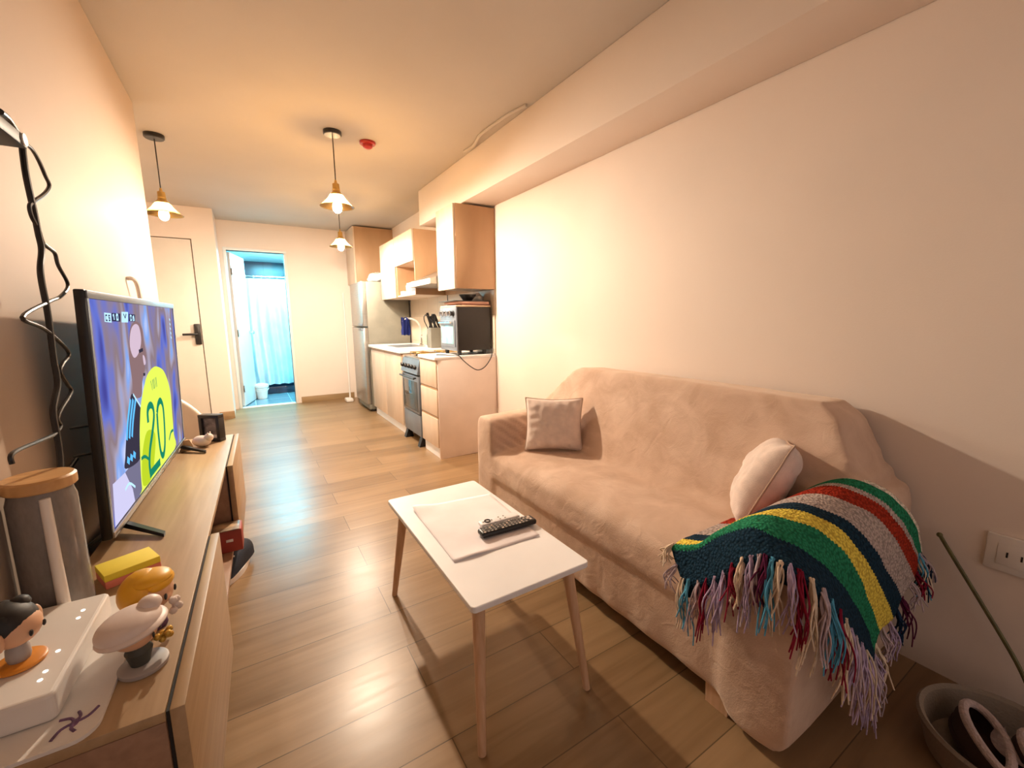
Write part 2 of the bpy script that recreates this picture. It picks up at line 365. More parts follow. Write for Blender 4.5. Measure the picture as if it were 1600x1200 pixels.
# bathroom behind
BX0, BX1, BY1, BZ = -.26, 1.35, 8.35, 2.13
bm = NB(); box(bm, BX0, BX1, YB+.1, BY1, -.05, 0); struct('floor_bathroom', bm, M['bathfloor'], label='blue grey tiled bathroom floor', cat='floor')
bm = NB(); box(bm, BX0, BX1, YB+.1, BY1+.1, BZ, BZ+.06); struct('ceiling_bathroom', bm, M['bathwall'])
bm = NB(); box(bm, BX0, BX1, BY1, BY1+.1, -.05, BZ); struct('wall_bathroom_back', bm, M['bathtile'], label='dark tiled wall behind the shower curtain', cat='wall')
bm = NB(); box(bm, BX0-.1, BX0, YB+.1, BY1+.1, -.05, BZ); struct('wall_bathroom_left', bm, M['bathwall'])
bm = NB(); box(bm, BX1, BX1+.1, YB+.1, BY1+.1, -.05, BZ); struct('wall_bathroom_right', bm, M['bathwall'])
bm = NB(); box(bm, BX0, BX1, 7.72, 7.80, 0, .11, bevel=.006); struct('trim_3', bm, M['bathtile'], label='dark shower curb under the curtain', cat='curb')
# bathroom door, swung inward
ang = math.atan2(.61, .150)
d2 = thing('door_2', 'white bathroom door standing open inward', 'door', (xj+.012, YB+.112, 0), (0, 0, ang)); d2['kind'] = 'structure'
bm = NB(); box(bm, 0, .625, -.02, .018, .012, zd-.012, bevel=.003); obj('door_leaf', bm, M['whitetrim'], d2, local=True)
bm = NB()
for s in (-1, 1):
    lathe(bm, [(0,0),(.022,0),(.022,.006),(.010,.010),(.010,.03),(.026,.036),(.028,.05),(.018,.062),(0,.064)], (.57, s*.0195, 1.0), 20, mtx=Matrix.Rotation(-s*PI/2, 4, 'X'))
obj('door_knob', bm, M['chrome'], d2, local=True)
for z in (.25, 1.0, 1.8):
    bm = NB(); tube(bm, [(-.004, -.026, z-.045), (-.004, -.026, z+.045)], .008, 10); obj('hinge', bm, M['chrome'], d2, local=True)

# shower curtain, rod, bucket
rod = NB(); tube(rod, [(BX0, 7.66, 1.83), (BX1, 7.66, 1.83)], .011, 12)
o = obj('curtain_rod', rod, M['chrome']); tag(o, 'thin chrome rod carrying the shower curtain', 'curtain rod')
bm = NB(); nx, nz = 120, 36; grid = []
for j in range(nz+1):
    row = []
    for i in range(nx+1):
        s = i/nx; t = j/nz; x = .0+.80*s
        amp = .012+.03*t
        y = 7.66+amp*math.sin(s*2*PI*6.5+1.5*math.sin(3*t+s*3))+.02*mnoise.noise((s*5, t*3, 1.))*t+.012*mnoise.noise((s*20, t*14, 3.))*t
        row.append(bm.verts.new((x-.02*t*math.sin(s*4), y, 1.80-1.64*t)))
    grid.append(row)
for j in range(nz):
    for i in range(nx): bm.faces.new((grid[j][i], grid[j][i+1], grid[j+1][i+1], grid[j+1][i]))
sc = thing('shower_curtain', 'pale blue shower curtain hanging wrinkled inside the bathroom doorway', 'curtain', (.4, 7.66, 1.83))
obj('curtain_fabric', bm, M['curtain'], sc)
for i in range(8):
    bm = NB(); x = .03+.105*i
    pts = [(x, 7.66+.016*math.cos(a), 1.825+.022*math.sin(a)) for a in [2*PI*k/16 for k in range(17)]]
    tube(bm, pts, .003, 6); obj('curtain_ring', bm, M['chrome'], sc)
bk = thing('bucket', 'small white bucket on the bathroom floor behind the open door', 'bucket', (.09, 7.32, 0))
bm = NB(); lathe(bm, [(0,.001),(.062,.001),(.066,.01),(.085,.17),(.092,.175),(.092,.182),(.082,.182),(.062,.02),(0,.018)], (.09,7.32,0), 32); obj('bucket_body', bm, M['bucket'], bk)
bm = NB(); lathe(bm, [(.08,.178),(.098,.178),(.1,.19),(.095,.215),(.04,.235),(0,.237)], (.09,7.32,0), 32); obj('bucket_lid', bm, M['bucket'], bk)
bm = NB(); tube(bm, [(.09+.094*math.cos(a), 7.32-.02-.06*math.sin(a), .16-.05*math.sin(a)) for a in [PI*k/12 for k in range(13)]], .004, 6); obj('bucket_handle', bm, M['bucket'], bk)

# ------------------------------------------------------------------ kitchen
# backsplash tiles on the wall
bm = NB(); box(bm, XR-.012, XR-.0005, 3.21, 5.42, .862, 1.412); struct('wall_right_tiles', bm, M['splash'], label='beige tiled backsplash above the counter', cat='tiles')
# drawer unit
du = thing('drawer_cabinet', 'low white kitchen cabinet with three pale wood drawers and wide side panel', 'cabinet', (1.5, 3.4, 0))
bm = NB(); box(bm, 1.275, XR-.002, 3.206, 3.224, 0.0, .835, bevel=.002)
obj('side_panel', bm, M['whitem'], du)
bm = NB(); box(bm, 1.30, XR-.002, 3.2245, 3.585, .09, .835); box(bm, 1.30, XR-.004, 3.2245, 3.585, .001, .0895); obj('carcass', bm, M['whitem'], du)
bm = NB(); box(bm, 1.285, 1.2995, 3.2245, 3.585, 0.0, .088); obj('plinth', bm, M['white'], du)
for z0, z1 in ((.605, .828), (.365, .585), (.098, .345)):
    bm = NB(); box(bm, 1.262, 1.2805, 3.212, 3.59, z0, z1, bevel=.003); dr = obj('drawer', bm, M['maple'], du)
    bm = NB(); box(bm, 1.266, 1.2995, 3.214, 3.588, z1, min(z1+.016, .834)); obj('finger_gap', bm, M['maplev'], dr)
bm = NB(); box(bm, 1.25, XR-.0125, 3.2005, 3.60, .8355, .861, bevel=.003); tag(obj('countertop', bm, M['white']), 'short white countertop piece under the toaster oven', 'countertop')
# stove
st = thing('gas_stove', 'slim silver and black gas stove between the kitchen cabinets', 'stove', (1.5, 3.87, 0))
bm = NB(); box(bm, 1.29, 1.80, 3.625, 4.10, .085, .80, bevel=.006); obj('stove_body', bm, M['steelside'], st)
bm = NB(); box(bm, 1.255, 1.289, 3.63, 4.095, .30, .655, bevel=.008); dr = obj('oven_door', bm, M['greymetal'], st)
bm = NB(); box(bm, 1.252, 1.2549, 3.66, 4.065, .325, .60, bevel=.001); w_ = obj('oven_window', bm, M['darkglass'], dr)
bm = NB(); tube(bm, [(1.225, 3.66, .635), (1.225, 4.065, .635)], .009, 12); 
for y in (3.69, 4.035): tube(bm, [(1.225, y, .635), (1.257, y, .635)], .007, 8)
obj('oven_handle', bm, M['black'], dr)
bm = NB(); box(bm, 1.262, 1.289, 3.63, 4.095, .092, .295, bevel=.006); obj('lower_panel', bm, M['greymetal'], st)
bm = NB(); prism(bm, [(1.245, .672), (1.289, .672), (1.289, .802), (1.275, .802)], 3.627, 4.098, axes='xz'); obj('control_panel', bm, M['greymetal'], st)
for i in range(5):
    bm = NB(); y = 3.69+.088*i
    lathe(bm, [(0,0),(.020,0),(.020,.012),(.016,.022),(0,.024)], (1.258, y, .735), 20, mtx=Matrix.Rotation(-PI/2-.22, 4, 'Y')); 
    box(bm, 1.228, 1.236, y-.004, y+.004, .722, .752, bevel=.002); obj('knob', bm, M['black'], st)
bm = NB(); box(bm, 1.285, 1.80, 3.627, 4.098, .802, .815, bevel=.003); obj('cooktop', bm, M['steel'], st)
for (x, y) in ((1.40, 3.75), (1.40, 3.98), (1.65, 3.75), (1.65, 3.98)):
    bm = NB(); lathe(bm, [(0,.815),(.035,.815),(.035,.825),(.02,.832),(0,.832)], (x,y,0), 20); obj('burner', bm, M['blackm'], st)
    bm = NB()
    for a in range(4):
        c_, s_ = math.cos(a*PI/2+PI/4), math.sin(a*PI/2+PI/4)
        tube(bm, [(x+.095*c_, y+.095*s_, .817), (x+.095*c_, y+.095*s_, .85), (x+.02*c_, y+.02*s_, .852)], .004, 6)
    tube(bm, [(x+.07*math.cos(t), y+.07*math.sin(t), .848) for t in [2*PI*k/20 for k in range(21)]], .004, 6)
    obj('pan_support', bm, M['brass'], st)
for y in (3.66, 4.06):
    for x in (1.275, 1.74):
        bm = NB(); prism(bm, [(x-.03, 0), (x+.05, 0), (x+.035, .088), (x, .088)], y-.028, y+.028, axes='xz'); obj('leg', bm, M['black'], st)
# sink base
sb = thing('sink_cabinet', 'pale wood fronted sink base cabinet between stove and refrigerator', 'cabinet', (1.55, 4.74, 0))
bm = NB(); box(bm, 1.285, XR-.002, 4.135, 4.153, 0, .83, bevel=.002); obj('side_panel', bm, M['maple'], sb)
bm = NB(); box(bm, 1.30, XR-.002, 4.1535, 5.33, .001, .83); obj('carcass', bm, M['whitem'], sb)
bm = NB(); box(bm, 1.289, 1.2995, 4.155, 5.33, 0, .088); obj('plinth', bm, M['white'], sb)
for y0, y1 in ((4.14, 4.735), (4.741, 5.335)):
    bm = NB(); box(bm, 1.262, 1.2805, y0, y1, .095, .80, bevel=.003); dr = obj('door', bm, M['maple'], sb)
    bm = NB(); box(bm, 1.268, 1.299, y0+.002, y1-.002, .80, .822); obj('finger_gap', bm, M['maplev'], dr)
bm = NB(); box(bm, 1.245, XR-.0125, 4.125, 5.40, .8305, .861, bevel=.003); wt = obj('worktop', bm, M['white']); tag(wt, 'white kitchen worktop holding the steel sink', 'countertop')
bm = NB(); prism(bm, rrect(1.36, 1.70, 4.58, 5.02, .04), .8612, .8645); 
sk = thing('kitchen_sink', 'steel sink set into the white worktop', 'sink', (1.53, 4.80, .861)); obj('sink_rim', bm, M['steel'], sk)
bm = NB(); prism(bm, rrect(1.375, 1.685, 4.60, 5.0, .04), .8646, .8652); obj('sink_basin', bm, M['greymetal'], sk)
# faucet
fc = thing('faucet', 'curved chrome kitchen faucet beside the sink', 'faucet', (1.74, 4.85, .861))
bm = NB(); lathe(bm, [(0,0),(.028,0),(.026,.012),(.016,.02),(.014,.10),(0,.10)], (1.74,4.85,.861), 20)
obj('faucet_base', bm, M['chrome'], fc)
bm = NB(); tube(bm, [(1.74,4.85,.95),(1.735,4.85,1.05),(1.70,4.85,1.13),(1.63,4.85,1.17),(1.55,4.85,1.17),(1.52,4.85,1.14)], .011, 10, smooth=5); obj('spout', bm, M['whitep'], fc)
bm = NB(); tube(bm, [(1.74,4.85,.94),(1.72,4.78,.98)], .007, 8); obj('faucet_lever', bm, M['chrome'], fc)
# blue cloth on faucet
bm = NB(); nx, nz = 14, 14; G = []
for j in range(nz+1):
    G.append([bm.verts.new((1.50+.10*i/nx+.01*mnoise.noise((i*.3,j*.2,0)), 4.835+.012*math.sin(i*1.1+j*.15), 1.185-.2*j/nz+.006*math.sin(i))) for i in range(nx+1)])
for j in range(nz):
    for i in range(nx): bm.faces.new((G[j][i],G[j][i+1],G[j+1][i+1],G[j+1][i]))
bmesh.ops.solidify(bm, geom=bm.faces[:], thickness=.006)
tag(obj('dish_cloth', bm, M['blue']), 'dark blue cloth hanging from the faucet spout', 'cloth')
# bottle
bt = thing('soap_bottle', 'dark green bottle behind the faucet on the worktop', 'bottle', (1.77, 4.66, .861))
bm = NB(); lathe(bm, [(0,0),(.03,0),(.033,.01),(.033,.12),(.025,.15),(.012,.165),(0,.165)], (1.77,4.66,.861), 20); obj('bottle_body', bm, M['green'], bt)
bm = NB(); lathe(bm, [(.013,.166),(.013,.19),(.005,.195),(.005,.21),(0,.21)], (1.77,4.66,.861), 14); obj('bottle_cap', bm, M['whitep'], bt)
# knife block
kb = thing('knife_block', 'dark knife block full of black handled knives beside the toaster oven', 'knife block', (1.70, 4.32, .861))
bm = NB(); box(bm, 1.635, 1.765, 4.26, 4.38, .8615, 1.075, bevel=.006); obj('block', bm, M['steelside'], kb)
random.seed(3)
for i in range(7):
    x = 1.655+.03*(i % 4); y = 4.285+.06*(i//4)
    dx, dy = random.uniform(-.07, .06), random.uniform(-.04, .03); h = random.uniform(.11, .17)
    bm = NB(); tube(bm, [(x,y,1.07),(x+dx*.5,y+dy*.5,1.07+h*.5),(x+dx,y+dy,1.07+h)], .012, 8, taper=.014); obj('knife_handle', bm, M['black'], kb)
bm = NB(); tube(bm, [(1.62,4.30,1.07),(1.585,4.30,1.14),(1.58,4.30,1.19),(1.60,4.30,1.21),(1.625,4.30,1.18),(1.64,4.30,1.10)], .005, 8, smooth=4); obj('scissors_handle', bm, M['black'], kb)
# refrigerator
fg = thing('refrigerator', 'tall silver two-door refrigerator at the end of the kitchen', 'refrigerator', (1.5, 5.75, 0))
bm = NB(); box(bm, 1.265, XR-.03, 5.43, 6.07, .03, 1.63, bevel=.006); obj('fridge_body', bm, M['steelside'], fg)
for z0, z1 in ((1.085, 1.63), (.10, 1.065)):
    bm = NB(); box(bm, 1.205, 1.2645, 5.43, 6.07, z0, z1, bevel=.008); dr = obj('door', bm, M['steel'], fg)
    zz = z0+.004 if z0 > 1 else z1-.034
    bm = NB(); box(bm, 1.188, 1.2045, 5.44, 5.62, zz, zz+.03, bevel=.004); obj('door_handle', bm, M['greymetal'], dr)
for y in (5.48, 6.02):
    for x in (1.30, 1.74):
        bm = NB(); lathe(bm, [(0,0),(.022,0),(.022,.03),(0,.03)], (x,y,0), 14); obj('foot', bm, M['black'], fg)
bm = NB(); box(bm, 1.232, 1.2645, 5.435, 6.065, .03, .096, bevel=.003); obj('kick_plate', bm, M['steelside'], fg)
# bag on fridge
def blob(name, c, r, mtl, sc, amp, freq, seed, parent=None, seg=28):
    bm = NB(); sphere(bm, (0,0,0), r, seg, sc=sc)
    for v in bm.verts:
        n = v.co.normalized(); v.co += n*amp*mnoise.noise(v.co*freq+Vector((seed,seed*2,0)))
    zmin = min(v.co.z for v in bm.verts)
    for v in bm.verts: v.co.z = max(v.co.z, zmin*.72)
    zmin = min(v.co.z for v in bm.verts)
    bmesh.ops.transform(bm, matrix=Matrix.Translation((c[0], c[1], c[2]-zmin)), verts=bm.verts)
    return obj(name, bm, mtl, parent, angle=60)
o = blob('plastic_bag', (1.50, 5.72, 1.631), .12, M['whitep'], (1.1, 1.4, .55), .06, 14, 3.); tag(o, 'crumpled white plastic bag on top of the refrigerator', 'bag')
# cabinets on the wall
def wall_cab(name, label, y0, y1, z0, z1, x0=1.467, doorz=None, open_lower=False):
    t = thing(name, label, 'cabinet', ((x0+XR)/2, (y0+y1)/2, z0)); t['group'] = None if False else 'kitchen wall cabinets'
    bm = NB()
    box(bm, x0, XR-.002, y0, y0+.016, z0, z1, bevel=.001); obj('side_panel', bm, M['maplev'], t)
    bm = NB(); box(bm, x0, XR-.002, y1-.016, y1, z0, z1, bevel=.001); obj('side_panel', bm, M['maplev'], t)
    bm = NB(); box(bm, x0+.002, XR-.002, y0+.0165, y1-.0165, z0, z0+.016); box(bm, x0+.002, XR-.002, y0+.0165, y1-.0165, z1-.016, z1); box(bm, XR-.012, XR-.0025, y0+.0165, y1-.0165, z0+.0165, z1-.0165)
    if open_lower: box(bm, x0+.002, XR-.0125, y0+.0165, y1-.0165, doorz, doorz+.016)
    obj('carcass', bm, M['maple'], t)
    zz0 = doorz if doorz else z0-.004
    bm = NB(); box(bm, x0-.02, x0-.001, y0+.002, y1-.003, zz0, z1-.002, bevel=.002); obj('door', bm, M['maple'], t)
    return t
wall_cab('wall_cabinet', 'brown wall cabinet hanging above the toaster oven', 3.206, 3.56, 1.413, 2.071)
wall_cab('wall_cabinet', 'wall cabinet with small top door and open lower shelf above the sink', 4.20, 4.81, 1.413, 2.052, doorz=1.745, open_lower=True)
wall_cab('wall_cabinet', 'wall cabinet with tall plain door beside the refrigerator', 4.814, 5.40, 1.41, 2.05)
wall_cab('wall_cabinet', 'taller brown cabinet close under the ceiling behind the refrigerator', 6.09, 6.60, 1.665, 2.40, x0=1.31)
# extractor hood
hd = thing('extractor_hood', 'slim white extractor hood between the wall cabinets over the stove', 'range hood', (1.6, 3.88, 1.46))
bm = NB(); prism(bm, [(1.385, 1.475), (XR-.002, 1.475), (XR-.002, 1.66), (1.72, 1.66), (1.40, 1.522), (1.385, 1.515)], 3.575, 4.185, axes='xz'); obj('hood_body', bm, M['steel'], hd)
bm = NB(); box(bm, 1.372, 1.3845, 3.572, 4.188, 1.472, 1.518, bevel=.002); obj('front_lip', bm, M['white'], hd)
bm = NB(); box(bm, XR-.04, XR-.0125, 3.562, 4.198, 1.4125, 1.4745, bevel=.002); tag(obj('filler_board', bm, M['maplev']), 'brown filler board below the extractor hood', 'board')
# things in the open shelf
sx = thing('storage_box', 'white box with window standing in the open wall cabinet shelf', 'box', (1.62, 4.36, 1.429))
bm = NB(); box(bm, 1.50, 1.72, 4.25, 4.45, 1.4295, 1.56, bevel=.01); obj('box_body', bm, M['whitep'], sx)
bm = NB(); box(bm, 1.497, 1.4998, 4.28, 4.42, 1.455, 1.535, bevel=.001); obj('box_window', bm, M['greymetal'], sx)
bm = NB(); lathe(bm, [(0,0),(.035,0),(.045,.015),(.05,.10),(.046,.10),(.04,.012),(0,.012)], (1.55,4.60,1.4295), 24); tag(obj('mug', bm, M['whitep']), 'white cup on the open wall cabinet shelf left of the box', 'cup')
bm = NB(); box(bm, 1.49, 1.62, 4.68, 4.77, 1.4295, 1.475, bevel=.006); tag(obj('food_container', bm, M['whitep']), 'low white container at the far end of the open shelf', 'container')
# toaster oven and what lies on it
to = thing('toaster_oven', 'black toaster oven with silver front on the countertop', 'oven', (1.64, 3.42, .861))
bm = NB(); box(bm, 1.482, XR-.035, 3.245, 3.585, .90, 1.262, bevel=.006); obj('oven_body', bm, M['blackm'], to)
bm = NB(); box(bm, 1.468, 1.4815, 3.242, 3.588, .897, 1.264, bevel=.005); obj('front_frame', bm, M['greymetal'], to)
bm = NB(); box(bm, 1.460, 1.4675, 3.262, 3.568, .93, 1.155, bevel=.003); dr = obj('oven_door', bm, M['greymetal'], to)
bm = NB(); box(bm, 1.4575, 1.4598, 3.285, 3.545, .955, 1.11, bevel=.001); obj('window', bm, M['ovenreflect'], dr)
bm = NB(); tube(bm, [(1.435,3.29,1.135),(1.435,3.54,1.135)], .008, 10)
for y in (3.30, 3.53): tube(bm, [(1.435,y,1.135),(1.462,y,1.135)], .006, 8)
obj('door_handle', bm, M['chrome'], dr)
for i in range(4):
    y = 3.295+.082*i; bm = NB()
    lathe(bm, [(0,0),(.024,0),(.024,.006),(.018,.008),(.016,.022),(0,.022)], (1.4678,y,1.21), 20, mtx=Matrix.Rotation(-PI/2,4,'Y'))
    box(bm, 1.440, 1.447, y-.004, y+.004, 1.19, 1.23, bevel=.002); obj('knob', bm, M['chrome'] if i else M['black'], to)
for y in (3.285, 3.545):
    for x in (1.51, 1.75):
        bm = NB(); lathe(bm, [(0,0),(.016,0),(.02,.0395),(0,.0395)], (x,y,.861), 14); obj('foot', bm, M['black'], to)
bm = NB(); tube(bm, [(1.80,3.27,.93),(1.79,3.225,.90),(1.765,3.188,.84),(1.70,3.182,.76),(1.63,3.182,.735),(1.56,3.182,.77),(1.49,3.185,.83),(1.455,3.19,.866),(1.40,3.26,.867),(1.36,3.36,.867),(1.33,3.36,.868),(1.335,3.33,.869)], .004, 8, smooth=5)
tag(obj('power_cable', bm, M['black']), 'thin dark cable looping below the toaster oven over the counter edge', 'cable')
zz = 1.2645
for nm, lab, m_, x0, x1, y0, y1, h in (
    ('tray', 'pale wooden board lowest of the stack on the toaster oven', 'board3', 1.47, 1.80, 3.25, 3.58, .014),
    ('tray', 'dark red tray second from bottom of the stack on the toaster oven', 'board2', 1.53, 1.80, 3.255, 3.57, .012),
    ('tray', 'pink card box third from bottom of the stack on the toaster oven', 'board1', 1.50, 1.79, 3.26, 3.56, .020),
    ('tray', 'thin dark board topmost of the stack under the black bowl', 'bowl', 1.46, 1.80, 3.255, 3.59, .006)):
    bm = NB(); box(bm, x0, x1, y0, y1, zz, zz+h, bevel=min(.004, h*.3)); tag(obj(nm, bm, M[m_]), lab, 'tray', 'trays stacked on the toaster oven'); zz += h+.0003
bm = NB(); lathe(bm, [(0,0),(.035,0),(.04,.004),(.075,.052),(.072,.052),(.038,.009),(0,.008)], (1.62,3.33,zz), 32); tag(obj('bowl', bm, M['bowl']), 'black bowl on top of the trays above the toaster oven', 'bowl')
o = blob('folded_bag', (1.755, 3.44, zz), .07, M['whitep'], (.62, 1.3, .6), .03, 18, 7.); tag(o, 'white folded bag behind the black bowl on the trays', 'bag')
bm = NB(); box(bm, 1.40, 1.4645, 3.30, 3.56, .8615, .866, bevel=.001); tag(obj('paper_sheet', bm, M['paper']), 'white paper lying in front of the toaster oven', 'paper')
# hanging plug
hp = thing('hanging_plug', 'thin black cord with plug hanging from the hood board against the tiles', 'plug', (XR-.05, 4.1, 1.41))
bm = NB(); tube(bm, [(1.80,4.18,1.42),(1.80,4.17,1.33),(1.80,4.12,1.22),(1.80,4.12,1.10),(1.80,4.16,1.03),(1.80,4.20,1.08),(1.80,4.21,1.15)], .004, 8, smooth=6); obj('cord', bm, M['black'], hp)
bm = NB(); tube(bm, [(1.80,4.21,1.15),(1.80,4.21,1.17),(1.80,4.205,1.22)], .014, 10, taper=.008); obj('plug', bm, M['black'], hp)
# thing on floor by fridge
mp_ = thing('floor_wiper', 'white wiper head and pole leaning beside the refrigerator', 'wiper', (1.17, 6.36, 0))
bm = NB(); tube(bm, [(1.17,6.36,.05),(1.19,6.45,.9),(1.2,6.52,1.55)], .011, 8); obj('pole', bm, M['whitep'], mp_)
bm = NB(); box(bm, 1.10, 1.20, 6.26, 6.42, .001, .05, bevel=.015); obj('wiper_head', bm, M['whitep'], mp_)

# ------------------------------------------------------------------ pendants
def pendant(x, y, label, zb, bulb):
    t = thing('pendant_lamp', label, 'lamp', (x, y, ZC), group='pendant lamps')
    bm = NB(); lathe(bm, [(0,ZC-.028),(.052,ZC-.028),(.058,ZC-.022),(.058,ZC-.0005),(0,ZC-.0005)], (x,y,0), 32); obj('canopy', bm, M['black'], t)
    bm = NB(); tube(bm, [(x,y,ZC-.028),(x,y,zb+.165)], .0035, 8); obj('cord', bm, M['blackm'], t)
    bm = NB(); lathe(bm, [(0,.178),(.006,.176),(.010,.155),(.022,.15),(.024,.115),(.026,.112),(.024,.108),(.028,.095),(.040,.085),(.042,.074),(0,.074)], (x,y,zb), 24); obj('socket', bm, M['brass'], t)
    bm = NB(); pr = [(.040,.080),(.047,.066),(.062,.045),(.082,.024),(.106,.004),(.112,.0)]
    lathe(bm, pr, (x,y,zb), 40)
    s = obj('lamp_shade', bm, M['amber'], t); md = s.modifiers.new('s', 'SOLIDIFY'); md.thickness = .0025
    bm = NB(); sphere(bm, (x,y,zb-.002), .030, 20, sc=(1,1,1.25)); lathe(bm, [(.012,zb+.03),(.012,zb+.073),(0,zb+.073)], (x,y,0), 14); obj('bulb', bm, bulb, t)
pendant(.596, 3.235, 'nearest amber glass pendant lamp hanging mid-room, beside the red alarm', 1.935, M['bulb'])
pendant(-.43, 3.90, 'amber glass pendant lamp before the entry door, beside the left wall end', 1.90, M['bulbs'])
pendant(.905, 4.86, 'bright pendant lamp farthest away, hanging before the refrigerator', 1.925, M['bulbw'])
al = thing('ceiling_alarm', 'round red alarm dome on the ceiling beside the pendant', 'alarm', (.841, 3.296, ZC))
bm = NB(); lathe(bm, [(.055,ZC-.0005),(.055,ZC-.014),(.05,ZC-.018),(0,ZC-.018)], (.841,3.296,0), 28); obj('alarm_base', bm, M['red'], al)
bm = NB(); lathe(bm, [(.035,ZC-.018),(.033,ZC-.035),(.02,ZC-.045),(0,ZC-.047)], (.841,3.296,0), 24); obj('alarm_dome', bm, M['red'], al)
bm = NB(); tube(bm, [(1.50,3.08,ZC-.008),(1.515,2.96,ZC-.008),(1.478,2.80,ZC-.008),(1.47,2.70,ZC-.008),(1.478,2.50,ZC-.008),(1.49,2.38,ZC-.008),(1.515,2.26,ZC-.008)], .010, 8, smooth=6)
tag(obj('ceiling_cable', bm, M['ceil']), 'wavy white cable stuck to the ceiling along the beam', 'cable')

# ------------------------------------------------------------------ sofa
sf = thing('sofa', 'beige velvet slipcovered sofa against the right wall', 'sofa', (1.45, 1.27, 0))
def loft(bm, A, B):
    a = [bm.verts.new(p) for p in A]; b = [bm.verts.new(p) for p in B]
    bm.faces.new(a[::-1]); bm.faces.new(b)
    for i in range(len(a)):
        j = (i+1) % len(a); bm.faces.new((a[i], a[j], b[j], b[i]))
bm = NB()
box(bm, 1.085, 1.79, .44, 2.11, .065, .42)                      # base
prism(bm, [(1.068,.30),(1.075,.40),(1.11,.445),(1.25,.462),(1.50,.462),(1.50,.30)], .55, 2.0, axes='xz')
def arm(y0, y1, zb):
    P = rrect(y0, y1, zb-.08, .625, .055, 5)
    loft(bm, [(1.072, y, z) for y, z in P], [(1.79, y, z+.01) for y, z in P])
arm(.418, .605, .10); arm(1.955, 2.13, .13)
P = [(.415,.40),(.43,.60),(.50,.70),(.565,.835),(.63,.885),(1.85,.885),(1.915,.855),(2.02,.74),(2.12,.62),(2.13,.40)]
loft(bm, [(1.44+(z-.45)*.37, y, z) for y, z in P], [(1.805, y, z-.012) for y, z in P])
tmp = bpy.data.meshes.new('tmp'); bmesh.ops.recalc_face_normals(bm, faces=bm.faces); bm.to_mesh(tmp); bm.free()
to_ = bpy.data.objects.new('tmp', tmp); C.objects.link(to_)
md = to_.modifiers.new('r', 'REMESH'); md.mode = 'VOXEL'; md.voxel_size = .014
md = to_.modifiers.new('s', 'SMOOTH'); md.factor = .5; md.iterations = 9
bpy.context.view_layer.update()
me = bpy.data.meshes.new_from_object(to_.evaluated_get(bpy.context.evaluated_depsgraph_get()))
bpy.data.objects.remove(to_); bpy.data.meshes.remove(tmp)
bm = NB(); bm.from_mesh(me); bpy.data.meshes.remove(me); bm.normal_update()
for v in bm.verts:
    p = v.co.copy(); n = v.normal.copy(); d = 0.
    d += .005*mnoise.noise(p*2.2)+.0018*mnoise.noise(p*9+Vector((5,1,0)))
    # gathered folds where arms meet seat and back
    for ya, sgn in ((1.955, 1), (.605, -1)):
        w = max(0, 1-abs(p.y-ya)/.05)*max(0, 1-max(0, abs(p.z-.50)-.08)/.08)*max(0, min(1, (p.x-1.07)/.08))
        d += w*.009*math.sin((p.x*.75+p.z*1.0)*120)
    # soft stretch lines running from back corner to arm
    for ya in (.47, 2.06):
        w = max(0, 1-abs(p.y-ya)/.16)*max(0, 1-abs(p.z-.66)/.10)*max(0, min(1, (p.x-1.42)/.1))
        d += w*.006*math.sin((p.y*1.0+p.z*.5)*95)
    if p.z < .2 and p.x < 1.2: d += .005*math.sin(p.y*38+2*mnoise.noise(p*4))*(1-p.z/.2)
    v.co = p+n*d
    if p.z < .12: v.co.z = p.z*.92
obj('slipcover', bm, M['velvet'], sf, angle=80)
for (x, y) in ((1.13, .62), (1.13, 1.92), (1.72, .62), (1.72, 1.92)):
    bm = NB(); prism(bm, [(y-.035, 0), (y+.035, 0), (y+.04, .11), (y-.04, .11)], x-.035, x+.035, axes='yz'); obj('leg', bm, M['legwood'], sf)
bm = NB(); lathe(bm, [(0,0),(.018,.004),(.022,.012),(.012,.022),(0,.024)], (1.615,.625,.80), 18, mtx=Matrix.Rotation(-1.2,4,'Y')); obj('fabric_knot', bm, M['velvet'], sf)

